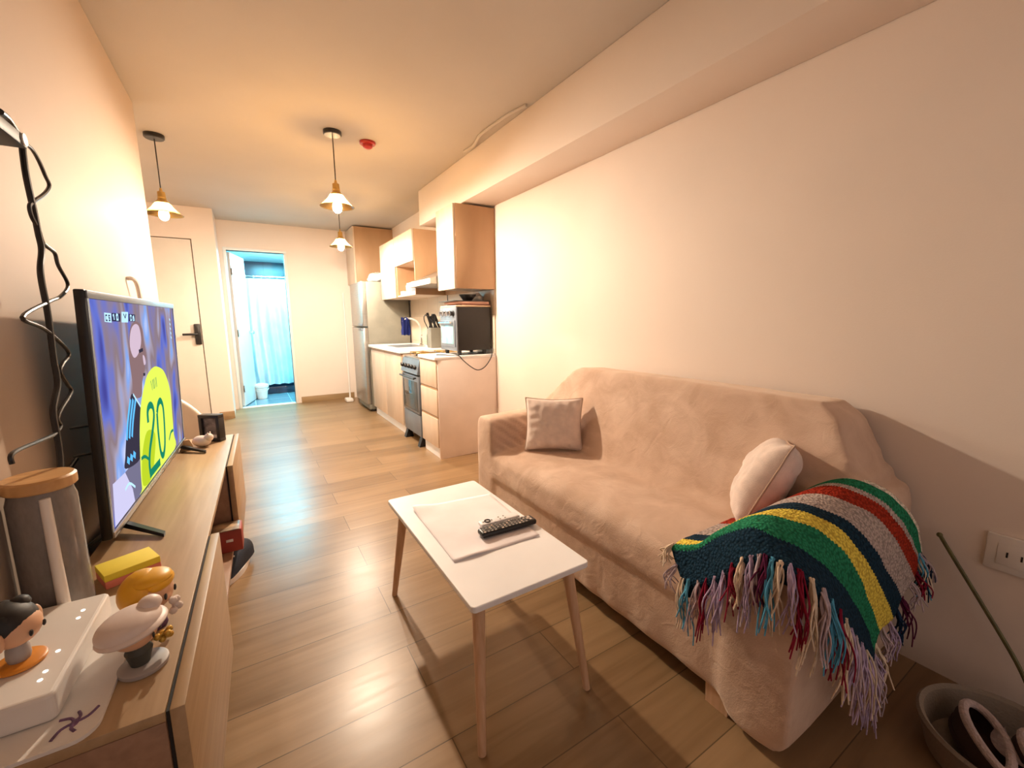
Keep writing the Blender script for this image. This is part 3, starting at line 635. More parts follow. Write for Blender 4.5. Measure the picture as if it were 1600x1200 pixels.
def cushion(name, label, c, a, b, w, h, t, seed, ear=.025, seam_r=.0035):
    """square cushion: a = width direction, b = height direction"""
    a = Vector(a).normalized(); b = Vector(b); b = (b-a*b.dot(a)).normalized(); n = a.cross(b)
    th = thing(name, label, 'cushion', c, group='cream scatter cushions')
    N = 36; bm = NB(); c = Vector(c); layers = {}
    def P(u, v, s):
        e = (1-abs(u)**2.6)*(1-abs(v)**2.6)
        k = t*.5*max(0, e)**.45
        k *= 1+.12*mnoise.noise((u*2+seed, v*2, 0))
        k += .006*mnoise.noise((u*6+seed, v*6, s))*e
        # wrinkles from seams
        k += .006*math.sin(u*22+seed+3*v)*max(0, abs(v)-.55)*(1-abs(v))*6
        k += .006*math.sin(v*20+seed)*max(0, abs(u)-.55)*(1-abs(u))*6
        pin = 1-.085*(1-abs(v)**2)*abs(u)**3
        pin2 = 1-.085*(1-abs(u)**2)*abs(v)**3
        return c+a*(u*w/2*pin)+b*(v*h/2*pin2)+n*(s*k)
    for s in (1, -1):
        g = [[None]*(N+1) for _ in range(N+1)]
        for j in range(N+1):
            for i in range(N+1):
                u, v = -1+2*i/N, -1+2*j/N
                edge = i in (0, N) or j in (0, N)
                if edge and s == -1: g[j][i] = layers[(i, j)]
                else:
                    g[j][i] = bm.verts.new(P(u, v, s))
                    if edge: layers[(i, j)] = g[j][i]
        for j in range(N):
            for i in range(N): bm.faces.new((g[j][i], g[j][i+1], g[j+1][i+1], g[j+1][i]))
    per = [P(-1+2*i/N, -1, 1) for i in range(N+1)]+[P(1, -1+2*j/N, 1) for j in range(1, N+1)]+[P(1-2*i/N, 1, 1) for i in range(1, N+1)]+[P(-1, 1-2*j/N, 1) for j in range(1, N+1)]
    obj('cushion_cover', bm, M['linen'], th, angle=70)
    bm = NB(); tube(bm, per, seam_r, 6); obj('piping', bm, M['linenseam'], th)
cushion('cushion', 'small cream cushion standing upright in the far corner of the sofa', (1.355, 1.765, .600), (.78, -.60, .0), (.14, .2, .95), .31, .285, .13, 1.)
cushion('cushion', 'cream cushion leaning edge-on against the blanketed near arm', (1.478, .728, .605), (.86, .50, -.10), (.10, -.40, .90), .26, .325, .15, 5.)

# ------------------------------------------------------------------ crochet blanket over the near arm
PR = [(.76,.478),(.69,.505),(.63,.575),(.58,.622),(.53,.645),(.48,.640),(.43,.605),(.390,.53),(.376,.43),(.370,.34),(.366,.25),(.362,.17)]
XT = [
 [1.50,1.505,1.51,1.52,1.535,1.56,1.61,1.68,1.755,1.79],
 [1.455,1.46,1.47,1.48,1.495,1.514,1.572,1.648,1.735,1.78],
 [1.40,1.417,1.43,1.45,1.47,1.495,1.545,1.615,1.715,1.77],
 [1.355,1.377,1.40,1.42,1.445,1.471,1.525,1.592,1.70,1.76],
 [1.28,1.304,1.325,1.35,1.378,1.404,1.464,1.534,1.627,1.71,1.76],
 [1.15,1.176,1.20,1.23,1.262,1.292,1.339,1.399,1.492,1.585,1.65],
 [1.09,1.10,1.12,1.15,1.19,1.227,1.279,1.332,1.415,1.493,1.57,1.63],
 [1.055,1.06,1.07,1.09,1.12,1.155,1.211,1.268,1.332,1.40,1.46,1.51],
 [1.045,1.045,1.045,1.042,1.042,1.049,1.10,1.17,1.26,1.339,1.40,1.45]]
UM = [8.1,8.1,8.1,8.35,8.8,9.15,9.6,9.6,10.2,11.]
rows = [[Vector((x, *PR[j])) for j, x in enumerate(r)] for r in XT]
for k_ in range(4):
    for j_, dz_ in ((3,.012),(4,.022),(5,.026),(6,.022),(7,.008)): rows[k_][j_].z += dz_*(1-.2*k_); rows[k_][j_].y -= .010*(1-.2*k_)
for j, dz in enumerate((-.015, -.012, -.02, -.02, -.012, -.01, -.006)): rows[8][j].z += dz
rows[7][0].z -= .004
rows.append([Vector(p) for p in ((1.015,.70,.40),(1.01,.64,.43),(1.005,.585,.48),(1.0,.53,.555),(1.0,.487,.588),(1.0,.452,.592),(1.01,.412,.588),(1.045,.372,.55),(1.12,.358,.47),(1.20,.355,.385),(1.295,.355,.295),(1.39,.36,.21))])
NU, SUB = 150, 7
def crv(P, t):
    t = max(0, min(len(P)-1-1e-6, t)); i = int(t); s = t-i
    p0, p1, p2, p3 = P[max(i-1,0)], P[i], P[i+1], P[min(i+2,len(P)-1)]
    return .5*((2*p1)+(p2-p0)*s+(2*p0-5*p1+4*p2-p3)*s*s+(3*p1-p0-3*p2+p3)*s**3)
bl = thing('crochet_blanket', 'striped crochet blanket with tangled fringe draped over the near sofa arm', 'blanket', (1.25, .5, .6))
cols = {'cream': (.80,.72,.60), 'green': (.022,.22,.11), 'grey': (.50,.41,.38), 'red': (.37,.035,.016), 'navy': (.010,.034,.062), 'yellow': (.92,.66,.10)}
def yarn(name, col):
    m, nt, b = nodes(name)
    tc = nt.nodes.new('ShaderNodeTexCoord')
    v = nt.nodes.new('ShaderNodeTexVoronoi'); v.inputs['Scale'].default_value = 130
    L(nt, tc.outputs['Object'], v.inputs['Vector'])
    r = nt.nodes.new('ShaderNodeValToRGB'); r.color_ramp.elements[0].color = (*[min(1, c*1.25) for c in col], 1); r.color_ramp.elements[1].color = (*[c*.62 for c in col], 1)
    r.color_ramp.elements[0].position = .2; r.color_ramp.elements[1].position = .75
    L(nt, v.outputs['Distance'], r.inputs['Fac']); L(nt, r.outputs['Color'], b.inputs['Base Color'])
    b.inputs['Roughness'].default_value = .95; b.inputs['Specular IOR Level'].default_value = .1
    bp = nt.nodes.new('ShaderNodeBump'); bp.inputs['Strength'].default_value = .8; bp.inputs['Distance'].default_value = .006; bp.invert = True
    L(nt, v.outputs['Distance'], bp.inputs['Height']); L(nt, bp.outputs['Normal'], b.inputs['Normal'])
    return m
YN = ['cream','green','grey','red','navy','yellow']; YM = [yarn(n+'_yarn', cols[n]) for n in YN]
order = ['green','green','grey','red','grey','navy','yellow','green','navy']
bm = NB(); G = []; S = []
for k in range(9):
    for s in range(SUB):
        t = s/SUB; row = []
        for i in range(NU+1):
            u = i/NU
            def row_pt(kk):
                kk = max(0, min(9, kk)); return crv(rows[kk], u*min(UM[kk], len(rows[kk])-1))
            p0, p1, p2, p3 = row_pt(k-1), row_pt(k), row_pt(k+1), row_pt(k+2)
            if k == 0: p0 = 2*p1-p2
            if k == 8: p3 = 2*p2-p1
            p = .5*((2*p1)+(p2-p0)*t+(2*p0-5*p1+4*p2-p3)*t*t+(3*p1-p0-3*p2+p3)*t**3)
            if s == 0 and 0 < k: p = p+(p2-p1).normalized()*(.0028 if i % 2 else -.0028)
            q = .004*mnoise.noise(p*16)
            row.append(bm.verts.new(p+Vector((q*.3, -q*.3, q))))
        G.append(row); S.append('cream' if (k == 0 and s < 3) else order[k])
HEM = len(G)
for s_ in range(4):
    last = []
    for i in range(NU+1):
        p = crv(rows[9], i/NU*UM[9]); e_ = s_/3*min(1, (1-i/NU)*5)*(.8+.35*mnoise.noise(p*14))
        last.append(bm.verts.new(p+Vector((.016*e_, .006*e_, -.062*e_))))
    G.append(last)
    if s_ < 3: S.append('navy')
for r in range(len(G)-1):
    for i in range(NU):
        fc_ = bm.faces.new((G[r][i], G[r][i+1], G[r+1][i+1], G[r+1][i])); fc_.material_index = YN.index(S[r])
hem = [v.co.copy() for v in G[HEM]]; endc = [r[-1].co.copy() for r in G[:HEM+1]]; innerc = [r[0].co.copy() for r in G[:HEM+1]]
o = obj('knitted_cloth', bm, YM, bl, angle=80)
md = o.modifiers.new('t', 'SOLIDIFY'); md.thickness = .009; md.offset = 0
TC = {n: mat('fringe_'+n, c, .95, var=.12, scale=40, spec=.1) for n, c in dict(crimson=(.24,.015,.04), lavender=(.46,.36,.52), blue=(.10,.36,.54), ivory=(.74,.60,.46), mauve=(.50,.40,.44), wine=(.10,.015,.05), navy=(.015,.035,.08)).items()}
random.seed(21)
def tassel(p, out, length, colr, n=9, down=1., spread=.011):
    bm = NB(); p = Vector(p); out = Vector(out)
    for i in range(n):
        l = length*random.uniform(.65, 1.08); q = [p+Vector((random.uniform(-.005,.005), random.uniform(-.005,.005), random.uniform(-.003,.006)))]
        off = Vector((random.gauss(0, spread), random.gauss(0, spread), 0)); w = random.uniform(0, 6)
        for s in (.18, .42, .7, 1.):
            pt = p+out*(.022*min(1, s*3))+off*s+Vector((.006*math.sin(w+s*6), .006*math.cos(w*2+s*5), -l*s*down))
            pt.z = max(pt.z, .01); q.append(pt)
        tube(bm, q, .0026, 5, smooth=3, taper=.0017)
    o_ = obj('tassel', bm, TC[colr], bl, angle=80); return o_
seq = ['ivory','blue','mauve','crimson','lavender','lavender','crimson','ivory','lavender','mauve','wine','blue','ivory','lavender','crimson','ivory','mauve','blue','crimson','ivory','lavender','mauve','lavender','ivory','lavender','mauve']
for i, c_ in enumerate(seq):
    u = .0+i/(len(seq)-1); p = hem[min(NU, int(u*NU))]
    out = Vector((-.9, -.25, 0)) if u < .5 else Vector((-.55, -.8, 0))
    tassel(p+Vector((0,0,.008)), out.normalized(), random.uniform(.13, .20) if u < .55 else random.uniform(.16, .24), c_, n=8 if u < .55 else 12)
es = ['navy','mauve','blue','ivory','navy','crimson','mauve','wine','navy','lavender','mauve','ivory','lavender','mauve']
for i, c_ in enumerate(es):
    p = endc[int(4+i/(len(es)-1)*(len(endc)-6))]
    tassel(p, (-.1, -1, 0), random.uniform(.08, .14), c_, n=9, spread=.012)
for i, c_ in enumerate(['ivory','ivory','mauve']):
    tassel(innerc[-14+i*5]+Vector((-.004,.004,.004)), (-.8, .4, 0), random.uniform(.05, .09), c_, n=7, spread=.012)

# ------------------------------------------------------------------ coffee table
tb = thing('coffee_table', 'white rectangular coffee table on four slanted wooden legs', 'table', (.624, 1.28, 0))
bm = NB(); prism(bm, rrect(.425, .823, .888, 1.672, .014), .412, .43); 
o = obj('tabletop', bm, M['white'], tb, smooth=False)
md = o.modifiers.new('b', 'BEVEL'); md.width = .003; md.segments = 2; md.limit_method = 'ANGLE'
for (fx, fy, tx, ty) in ((.432,1.668,.472,1.60),(.436,.874,.470,.945),(.815,.880,.778,.945),(.812,1.668,.778,1.60)):
    bm = NB(); tube(bm, [(fx,fy,0),(tx,ty,.4115)], .011, 16, taper=.019); obj('leg', bm, M['legwood'], tb)
bm = NB()
N = 24; g = []
A, B_, C_, D_ = [Vector(p) for p in ((.482,1.537,.4312),(.471,1.103,.4312),(.782,1.094,.4312),(.808,1.495,.4312))]
for j in range(N+1):
    r = []
    for i in range(N+1):
        u, v = i/N, j/N; p = (A*(1-u)+D_*u)*(1-v)+(B_*(1-u)+C_*u)*v
        z = .004*max(0, mnoise.noise((u*3, v*4, 2.)))+.012*max(0, 1-((u/.3)**2+(v/.22)**2))**1.5+.006*max(0, v-.9)/.1*max(0, math.sin(u*7))
        r.append(bm.verts.new(p+Vector((0,0,z))))
    g.append(r)
for j in range(N):
    for i in range(N): bm.faces.new((g[j][i],g[j][i+1],g[j+1][i+1],g[j+1][i]))
o = obj('paper_sheet', bm, M['pinkpaper'], angle=80); md = o.modifiers.new('s', 'SOLIDIFY'); md.thickness = .0007; md.offset = 1
tag(o, 'large creased white paper sheet lying on the coffee table', 'paper')
# black remote
def remote(name, label, c, ang_, ln, wd, ht, body, parent_mats):
    t = thing(name, label, 'remote control', c, (0, 0, ang_), group=None)
    bm = NB(); box(bm, -ln/2, ln/2, -wd/2, wd/2, 0, ht, bevel=min(wd*.3, ht*.42), seg=3); obj('remote_body', bm, body, t, local=True)
    return t
M['btn'] = mat('grey_buttons', (.30, .27, .25), .5); M['btnw'] = mat('light_buttons', (.62, .5, .42), .5)
t = remote('remote_control', 'long black remote control with many small buttons on the coffee table', (.712, 1.187, .4355), -.05, .215, .048, .02, M['black'], None)
bm = NB()
for i in range(13):
    for j in range(4):
        if (i*4+j) % 11 == 5: continue
        x = -.095+.0135*i; y = -.0165+.011*j
        box(bm, x-.0035, x+.0035, y-.003, y+.003, .0200, .0215, mi=1 if (i*7+j*3) % 5 == 0 else 0)
for x, y in ((.088,-.008),(.088,.008),(.080,.0)): box(bm, x-.005, x+.004, y-.006, y+.005, .0200, .0217, mi=1)
obj('buttons', bm, [M['btn'], M['btnw']], t, local=True)
t = remote('remote_control', 'short white remote control with black ring button behind the black one', (.713, 1.248, .4357), -.045, .155, .040, .015, M['white'], None)
bm = NB(); tube(bm, [(-.048+.0095*math.cos(a), .0095*math.sin(a), .0155) for a in [2*PI*k/24 for k in range(25)]], .0028, 6); obj('ring_button', bm, M['black'], t, local=True)
bm = NB()
for x, y in ((-.064,0),(-.031,0),(.0,.008),(.0,-.008),(.02,.008),(.02,-.008)): lathe(bm, [(0,.0148),(.0032,.0148),(.0032,.0162),(0,.0164)], (x,y,0), 10)
obj('buttons', bm, M['btn'], t, local=True)

# ------------------------------------------------------------------ TV cabinet
CR = -.024
tv = thing('tv_cabinet', 'low tan wood media cabinet with open middle niche under the television', 'cabinet', (-.141, .79, 0), (0, 0, CR))
ZT = .55; XB = -.285
def lb(name, m_, *a, parent=tv, bevel=.0015): 
    bm = NB(); box(bm, *a, bevel=bevel); return obj(name, bm, m_, parent, local=True)
lb('top_board', M['tvwood'], XB, -.026, 0, 1.93, ZT-.018, ZT)
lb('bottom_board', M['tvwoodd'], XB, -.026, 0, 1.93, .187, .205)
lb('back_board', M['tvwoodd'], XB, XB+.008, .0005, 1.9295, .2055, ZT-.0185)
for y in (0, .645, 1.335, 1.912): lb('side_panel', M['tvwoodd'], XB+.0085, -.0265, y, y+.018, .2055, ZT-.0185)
for y0, y1 in ((-.0, .655), (1.328, 1.93)):
    lb('door', M['tvwood'], -.0205, 0, y0, y1, .165, ZT, bevel=.002)
    bm = NB(); box(bm, -.0255, -.021, y0+.004, y1-.004, .19, ZT-.004); obj('door_gap', bm, M['gap'], tv, local=True)
for y in (.08, 1.85):
    for x in (-.07, -.24):
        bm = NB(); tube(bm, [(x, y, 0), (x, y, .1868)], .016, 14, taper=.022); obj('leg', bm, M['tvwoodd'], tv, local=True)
def onc(x, y, z): # point given in cabinet coordinates -> world
    return wmat(tv) @ Vector((x, y, z))
# box in the niche
p = onc(-.10, 1.275, .2055)
rb = thing('red_box', 'red cardboard box with small white mark inside the cabinet niche', 'box', p, (0, 0, CR))
bm = NB(); box(bm, -.135, .112, -.045, .045, 0, .095, bevel=.003); obj('box_body', bm, M['redbox'], rb, local=True)
bm = NB(); box(bm, .055, .080, -.0462, -.0452, .045, .057, bevel=.0004); obj('box_mark', bm, M['white'], rb, local=True)
bm = NB(); box(bm, -.13, .105, -.05, .04, .0955, .0995, bevel=.001); o = obj('magazine', bm, mat('printed_magazine_cover', (.45, .30, .17), .4, var=.45, scale=14)); o.location = p; o.rotation_euler = (0, 0, CR); tag(o, 'printed magazine lying on the red box in the niche', 'magazine')
# sneaker on the floor under the niche
sn = thing('sneaker', 'navy sneaker with white sole on the floor below the cabinet niche', 'shoe', (-.160, 2.235, 0), (0, 0, 2.70))
def shoe_outline(l, w, n=28, toe=1.):
    out = []
    for i in range(n):
        a = 2*PI*i/n; x = math.cos(a); y = math.sin(a)
        wd = w*(1+.18*x) * (1 if True else 0)
        out.append((l/2*x, wd/2*y*(1-.12*max(0, -x))))
    return out
ol = shoe_outline(.27, .10)
rt_ = Matrix.Rotation(PI/2, 4, 'Z')
bm = NB(); prism(bm, ol, 0, .028); bmesh.ops.transform(bm, matrix=rt_, verts=bm.verts); obj('sole', bm, M['white'], sn, local=True)
bm = NB(); rings = []
prof = [(-.128,.104,.075),( -.10,.118,.085),(-.05,.11,.09),(0,.105,.094),(.05,.085,.098),(.09,.06,.094),(.118,.042,.07),(.13,.03,.03)]
for x, zt, wd in prof:
    ring = []
    for i in range(11):
        a = PI*i/10; ring.append(bm.verts.new((x, -wd/2*math.cos(a)*1., .0285+(zt-.0285)*math.sin(a)**.6)))
    rings.append(ring)
for a_, b_ in zip(rings, rings[1:]):
    for i in range(10): bm.faces.new((a_[i], a_[i+1], b_[i+1], b_[i]))
bm.faces.new(rings[0][::-1]); bm.faces.new(rings[-1])
bmesh.ops.transform(bm, matrix=rt_, verts=bm.verts); obj('upper', bm, M['navy'], sn, local=True)
bm = NB(); tube(bm, [(.02,.06,.07),(.055,.085,.07),(.06,.10,.045),(.045,.11,.03)], .004, 6, smooth=5); tube(bm, [(-.03,.03,.098),(.0,.035,.106),(.03,.03,.098)], .004, 6, smooth=4); tube(bm, [(-.03,.05,.088),(.0,.055,.094),(.03,.05,.088)], .004, 6, smooth=4); obj('laces', bm, M['white'], sn, local=True)

# ------------------------------------------------------------------ television
TW, TH = 1.085, .665
te = thing('television', 'flat screen television showing a football match on the tan cabinet', 'television', (-.363, 1.475, .582), (0, .036, -.0424))
bm = NB(); box(bm, -.022, 0, 0, TW, 0, TH, bevel=.004); box(bm, -.05, -.0225, .2, TW-.2, .04, .42, bevel=.01); obj('housing', bm, M['black'], te, local=True)
bm = NB(); box(bm, .0003, .004, .004, TW-.004, TH-.022, TH-.002, bevel=.001); box(bm, .0003, .003, .003, .016, .02, TH-.022); box(bm, .0003, .003, TW-.016, TW-.003, .02, TH-.022); o = obj('bezel', bm, [M['greymetal']], te, local=True)
bm = NB(); box(bm, .0003, .006, .004, TW-.004, .002, .019, bevel=.001); obj('lower_bezel', bm, M['steel'], te, local=True)
# picture
def scr_bg():
    m = bpy.data.materials.new('screen_picture'); m.use_nodes = True; nt = m.node_tree; nt.nodes.clear()
    o = nt.nodes.new('ShaderNodeOutputMaterial'); e = nt.nodes.new('ShaderNodeEmission'); e.inputs['Strength'].default_value = .85
    tc = nt.nodes.new('ShaderNodeTexCoord'); mp = nt.nodes.new('ShaderNodeMapping'); mp.inputs['Scale'].default_value = (1, 5.2, 2.6)
    L(nt, tc.outputs['Object'], mp.inputs['Vector'])
    n = nt.nodes.new('ShaderNodeTexNoise'); n.inputs['Scale'].default_value = 1.5; n.inputs['Detail'].default_value = 1.; n.inputs['Distortion'].default_value = .15
    L(nt, mp.outputs['Vector'], n.inputs['Vector'])
    r = nt.nodes.new('ShaderNodeValToRGB'); el = r.color_ramp.elements
    el[0].position = .28; el[0].color = (.06, .06, .30, 1); el[1].position = .76; el[1].color = (.62, .66, .90, 1)
    for p_, c_ in ((.38, (.13, .17, .60)), (.45, (.24, .20, .34)), (.52, (.26, .19, .21)), (.59, (.38, .33, .44)), (.67, (.22, .38, .82))):
        k = el.new(p_); k.color = (*c_, 1)
    L(nt, n.outputs['Fac'], r.inputs['Fac']); L(nt, r.outputs['Color'], e.inputs['Color']); L(nt, e.outputs[0], o.inputs['Surface']); return m
SM = [scr_bg(), emit_mat('jersey_yellow', (.66, .78, .09), 1.), emit_mat('jersey_green', (.01, .20, .11), 1.), emit_mat('picture_skin', (.22, .135, .14), 1.), emit_mat('shirt_dark', (.035, .03, .05), 1.),
      emit_mat('stripe_blue', (.11, .45, .85), 1.), emit_mat('picture_pale', (.52, .50, .72), 1.), emit_mat('score_light', (.45, .72, .90), 1.), emit_mat('score_dark', (.03, .03, .07), 1.), emit_mat('jersey_shade', (.42, .55, .02), 1.), emit_mat('picture_skin_light', (.55, .42, .52), 1.), emit_mat('picture_grey', (.15, .14, .22), 1.)]
S_ = {'jersey': [(0.286, 0.05), (0.29, 0.143), (0.314, 0.3), (0.338, 0.391), (0.366, 0.465), (0.416, 0.535), (0.473, 0.591), (0.56, 0.618), (0.631, 0.609), (0.713, 0.571), (0.773, 0.489), (0.8, 0.397), (0.797, 0.267), (0.794, 0.135), (0.78, 0.034), (0.29, 0.034)],
 'head': [(0.292, 0.72), (0.326, 0.837), (0.37, 0.873), (0.424, 0.875), (0.467, 0.837), (0.468, 0.764), (0.485, 0.694), (0.46, 0.646), (0.437, 0.606), (0.407, 0.565), (0.379, 0.494), (0.296, 0.518), (0.299, 0.596)],
 'shirt': [(0.155, 0.22), (0.161, 0.271), (0.188, 0.355), (0.223, 0.448), (0.259, 0.513), (0.292, 0.528), (0.362, 0.443), (0.335, 0.375), (0.314, 0.3), (0.299, 0.20)],
 'pale': [(0.03, 0.034), (0.044, 0.211), (0.149, 0.207), (0.20, 0.10), (0.21, 0.034)], 'grey': [(.21,.034),(.20,.10),(.149,.207),(.299,.223),(.30,.034)],
 'box1': [(0.111, 0.916), (0.164, 0.914), (0.162, 0.874), (0.108, 0.878)], 'box2': [(0.169, 0.916), (0.244, 0.915), (0.237, 0.878), (0.163, 0.88)],
 'box3': [(0.256, 0.923), (0.319, 0.924), (0.309, 0.874), (0.247, 0.875)], 'box4': [(0.323, 0.915), (0.391, 0.913), (0.385, 0.878), (0.316, 0.88)]}
bm = NB(); lay = [.0004]
def poly(uv, mi):
    lay[0] += .00006
    fs = bm.faces.new([bm.verts.new((lay[0], u*TW, v*TH)) for u, v in uv]); fs.material_index = mi
def smoothp(uv, n=4):
    P_ = [Vector((u, v, 0)) for u, v in uv]; out = []
    m_ = len(P_)
    for i in range(m_):
        p0, p1, p2, p3 = P_[i-1], P_[i], P_[(i+1) % m_], P_[(i+2) % m_]
        for k in range(n):
            t_ = k/n; q = .5*((2*p1)+(p2-p0)*t_+(2*p0-5*p1+4*p2-p3)*t_*t_+(3*p1-p0-3*p2+p3)*t_**3); out.append((q.x, min(.965, max(.034, q.y))))
    return out
def stroke(uv, w, mi, n=5):
    lay[0] += .00006
    P_ = cr([(u*TW, v*TH, 0) for u, v in uv], n) if n else [Vector((u*TW, v*TH, 0)) for u, v in uv]; prv = None
    for i, p_ in enumerate(P_):
        d = (P_[min(i+1,len(P_)-1)]-P_[max(i-1,0)]); d = d.normalized() if d.length > 1e-9 else Vector((1,0,0)); q = Vector((-d.y, d.x, 0))*w/2
        c_ = [bm.verts.new((lay[0], (p_+q*s_).x, max(.022, (p_+q*s_).y))) for s_ in (1, -1)]
        if prv:
            fs = bm.faces.new((prv[0], prv[1], c_[1], c_[0])); fs.material_index = mi
        prv = c_
poly([(.016,.031),(.984,.031),(.984,.966),(.016,.966)], 0)
poly(S_['grey'], 11); poly(S_['pale'], 6)
stroke([(.135,.133),(.176,.141),(.225,.095)], .008, 7, 3)
poly(smoothp(S_['head']), 3)
poly(smoothp([(.31,.76),(.335,.835),(.385,.865),(.43,.85),(.44,.78),(.40,.72),(.34,.70)]), 10)
stroke([(.40,.725),(.45,.73)], .012, 4, 2); stroke([(.425,.60),(.45,.598)], .010, 4, 2); poly(smoothp([(.44,.70),(.462,.69),(.468,.655),(.445,.65)]), 10)
poly(smoothp(S_['shirt']), 4)
for k in (0, .025, .05): stroke([(.262+k,.512-k*.3),(.217+k,.42-k*.2),(.19+k,.34-k*.1)], .016, 5, 4)
stroke([(.292,.528),(.362,.443)], .008, 7, 0)
for k in range(3): stroke([(.175+.03*k,.255),(.195+.03*k,.235)], .02, 5, 0)
poly(smoothp(S_['jersey']), 1)
poly(smoothp([(.30,.06),(.32,.2),(.40,.30),(.5,.25),(.46,.12),(.40,.04)]), 9)
stroke([(.426,.34),(.43,.395),(.452,.42),(.482,.42),(.505,.395),(.505,.345),(.466,.27),(.419,.199),(.395,.131),(.395,.075)], .026, 2, 5); stroke([(.385,.07),(.535,.07)], .028, 2, 0)
stroke([(.552,.351),(.579,.396),(.619,.407),(.649,.358),(.645,.241),(.625,.133),(.588,.085),(.555,.12),(.545,.24),(.552,.351)], .026, 2, 5)
# name above the number, drawn as the small block letters that can be made out
for lt in ([(.505,.55),(.518,.495),(.531,.552)], [(.541,.553),(.541,.497)], [(.551,.497),(.551,.555),(.572,.498),(.572,.556)], [(.584,.557),(.584,.50)]): stroke(lt, .006, 2, 0)
stroke([(.70,.131),(.741,.166),(.788,.164)], .012, 2, 3); stroke([(.307,.195),(.348,.188),(.394,.15)], .012, 2, 3)
poly(S_['box1'], 7); poly(S_['box2'], 8); poly(S_['box3'], 7); poly(S_['box4'], 8)
for lt in ([(.130,.905),(.118,.905),(.118,.884),(.130,.884)], [(.152,.904),(.141,.904),(.141,.895),(.151,.893),(.151,.884),(.140,.884)]): stroke(lt, .005, 8, 0)
for lt in ([(.176,.903),(.184,.91),(.184,.886)], [(.205,.909),(.218,.909),(.218,.887),(.205,.887),(.205,.909)]): stroke(lt, .008, 7, 0)
for lt in ([(.335,.908),(.335,.884),(.349,.886),(.349,.906),(.335,.908)], [(.376,.906),(.362,.900),(.362,.884),(.377,.886),(.377,.895),(.362,.896)]): stroke(lt, .006, 7, 0)
stroke([(.27,.915),(.283,.895),(.297,.915)], .006, 8, 0)
for v in (.895,.865,.835,.805,.775): stroke([(.89,v),(.905,v-.012)], .009, 7, 0)
o = obj('screen', bm, SM, te, smooth=False, local=True); o['label'] = 'lit screen with yellow number 20 football shirt'
def tvfoot(y, d):
    bm = NB()
    zb = -.030
    for sgn in (1, -1):
        pts = [(-.02, y-.012, .002), (-.02, y+.012, .002), (sgn*.125-.02, y+d*1.0+.010, zb+.010+sgn*.004), (sgn*.125-.02, y+d*1.0-.010, zb+.010+sgn*.004)]
        lo = [(-.02, y-.012, -.014), (-.02, y+.012, -.014), (sgn*.125-.02, y+d+.010, zb+sgn*.0045), (sgn*.125-.02, y+d-.010, zb+sgn*.0045)]
        if sgn < 0:
            pts = [(max(x, -.07), yy, zz_) for x, yy, zz_ in pts]; lo = [(max(x, -.07), yy, zz_) for x, yy, zz_ in lo]
        loft(bm, lo, pts)
    obj('foot', bm, M['black'], te, local=True)
tvfoot(.14, -.11); tvfoot(1.03, -.11)
for z in (.31, .235):
    bm = NB(); tube(bm, [(-.020, .05, z), (-.062, .02, z)], .003, 8); obj('mount_pin', bm, M['black'], te, local=True)

# ------------------------------------------------------------------ things on the cabinet
def cab(px, py, z=ZT): # world xy on the cabinet top
    return (px, py, z+.0004)
# sticky notes
sn2 = thing('sticky_notes', 'thick yellow and pink sticky note pad beside the router', 'notepad', cab(-.302, 1.315), (0, 0, .42))
bm = NB(); box(bm, -.052, .052, -.04, .04, .018, .034, bevel=.001); obj('yellow_pad', bm, M['yellow'], sn2, local=True)
bm = NB(); box(bm, -.052, .052, -.04, .04, 0, .0178, bevel=.001); obj('pink_pad', bm, M['pink'], sn2, local=True)
# white tray with purple print
tr = thing('plastic_tray', 'white rounded plastic lid with purple print under the router', 'tray', cab(-.33, .93), (0, 0, CR))
bm = NB(); prism(bm, rrect(-.125, .085, -.135, .28, .03), 0, .006); obj('tray_body', bm, M['whitep'], tr, local=True)
bm = NB()
M['print'] = mat('purple_print', (.16, .08, .17), .6, var=.2, scale=60)
for a0, l in ((.3,.03),(1.2,.022),(2.1,.026),(3.6,.03),(4.6,.02)):
    tube(bm, [(.052, -.095, .0062), (.052+.5*l*math.cos(a0), -.095+.5*l*math.sin(a0), .0064), (.052+l*math.cos(a0+.4), -.095+l*math.sin(a0+.4), .0062)], .0022, 6, smooth=4)
sphere(bm, (.052,-.095,.0056), .006, 10, sc=(1,1.6,.2)); obj('purple_print', bm, M['print'], tr, local=True)
# router
rz = ZT+.0068
ro = thing('wifi_router', 'white flat router with lit dots and upright antenna', 'router', (-.352, 1.005, rz), (0, 0, CR))
bm = NB(); prism(bm, rrect(-.070, .052, -.150, .138, .012), .0, .046)
ob = obj('router_body', bm, M['whitep'], ro, local=True, smooth=False); md = ob.modifiers.new('b', 'BEVEL'); md.width = .006; md.segments = 3; md.limit_method = 'ANGLE'
for y in (-.105, -.085, -.035, .06, .085):
    bm = NB(); lathe(bm, [(0,.0462),(.003,.0462),(.003,.0468),(0,.0469)], (.024,y,0), 12); obj('indicator_light', bm, M['led'], ro, local=True)
bm = NB(); tube(bm, [(-.022,.149,.01),(-.022,.149,.05),(-.024,.154,.16),(-.026,.160,.262)], .0105, 14, smooth=3, taper=.0085); obj('antenna', bm, M['whitep'], ro, local=True)
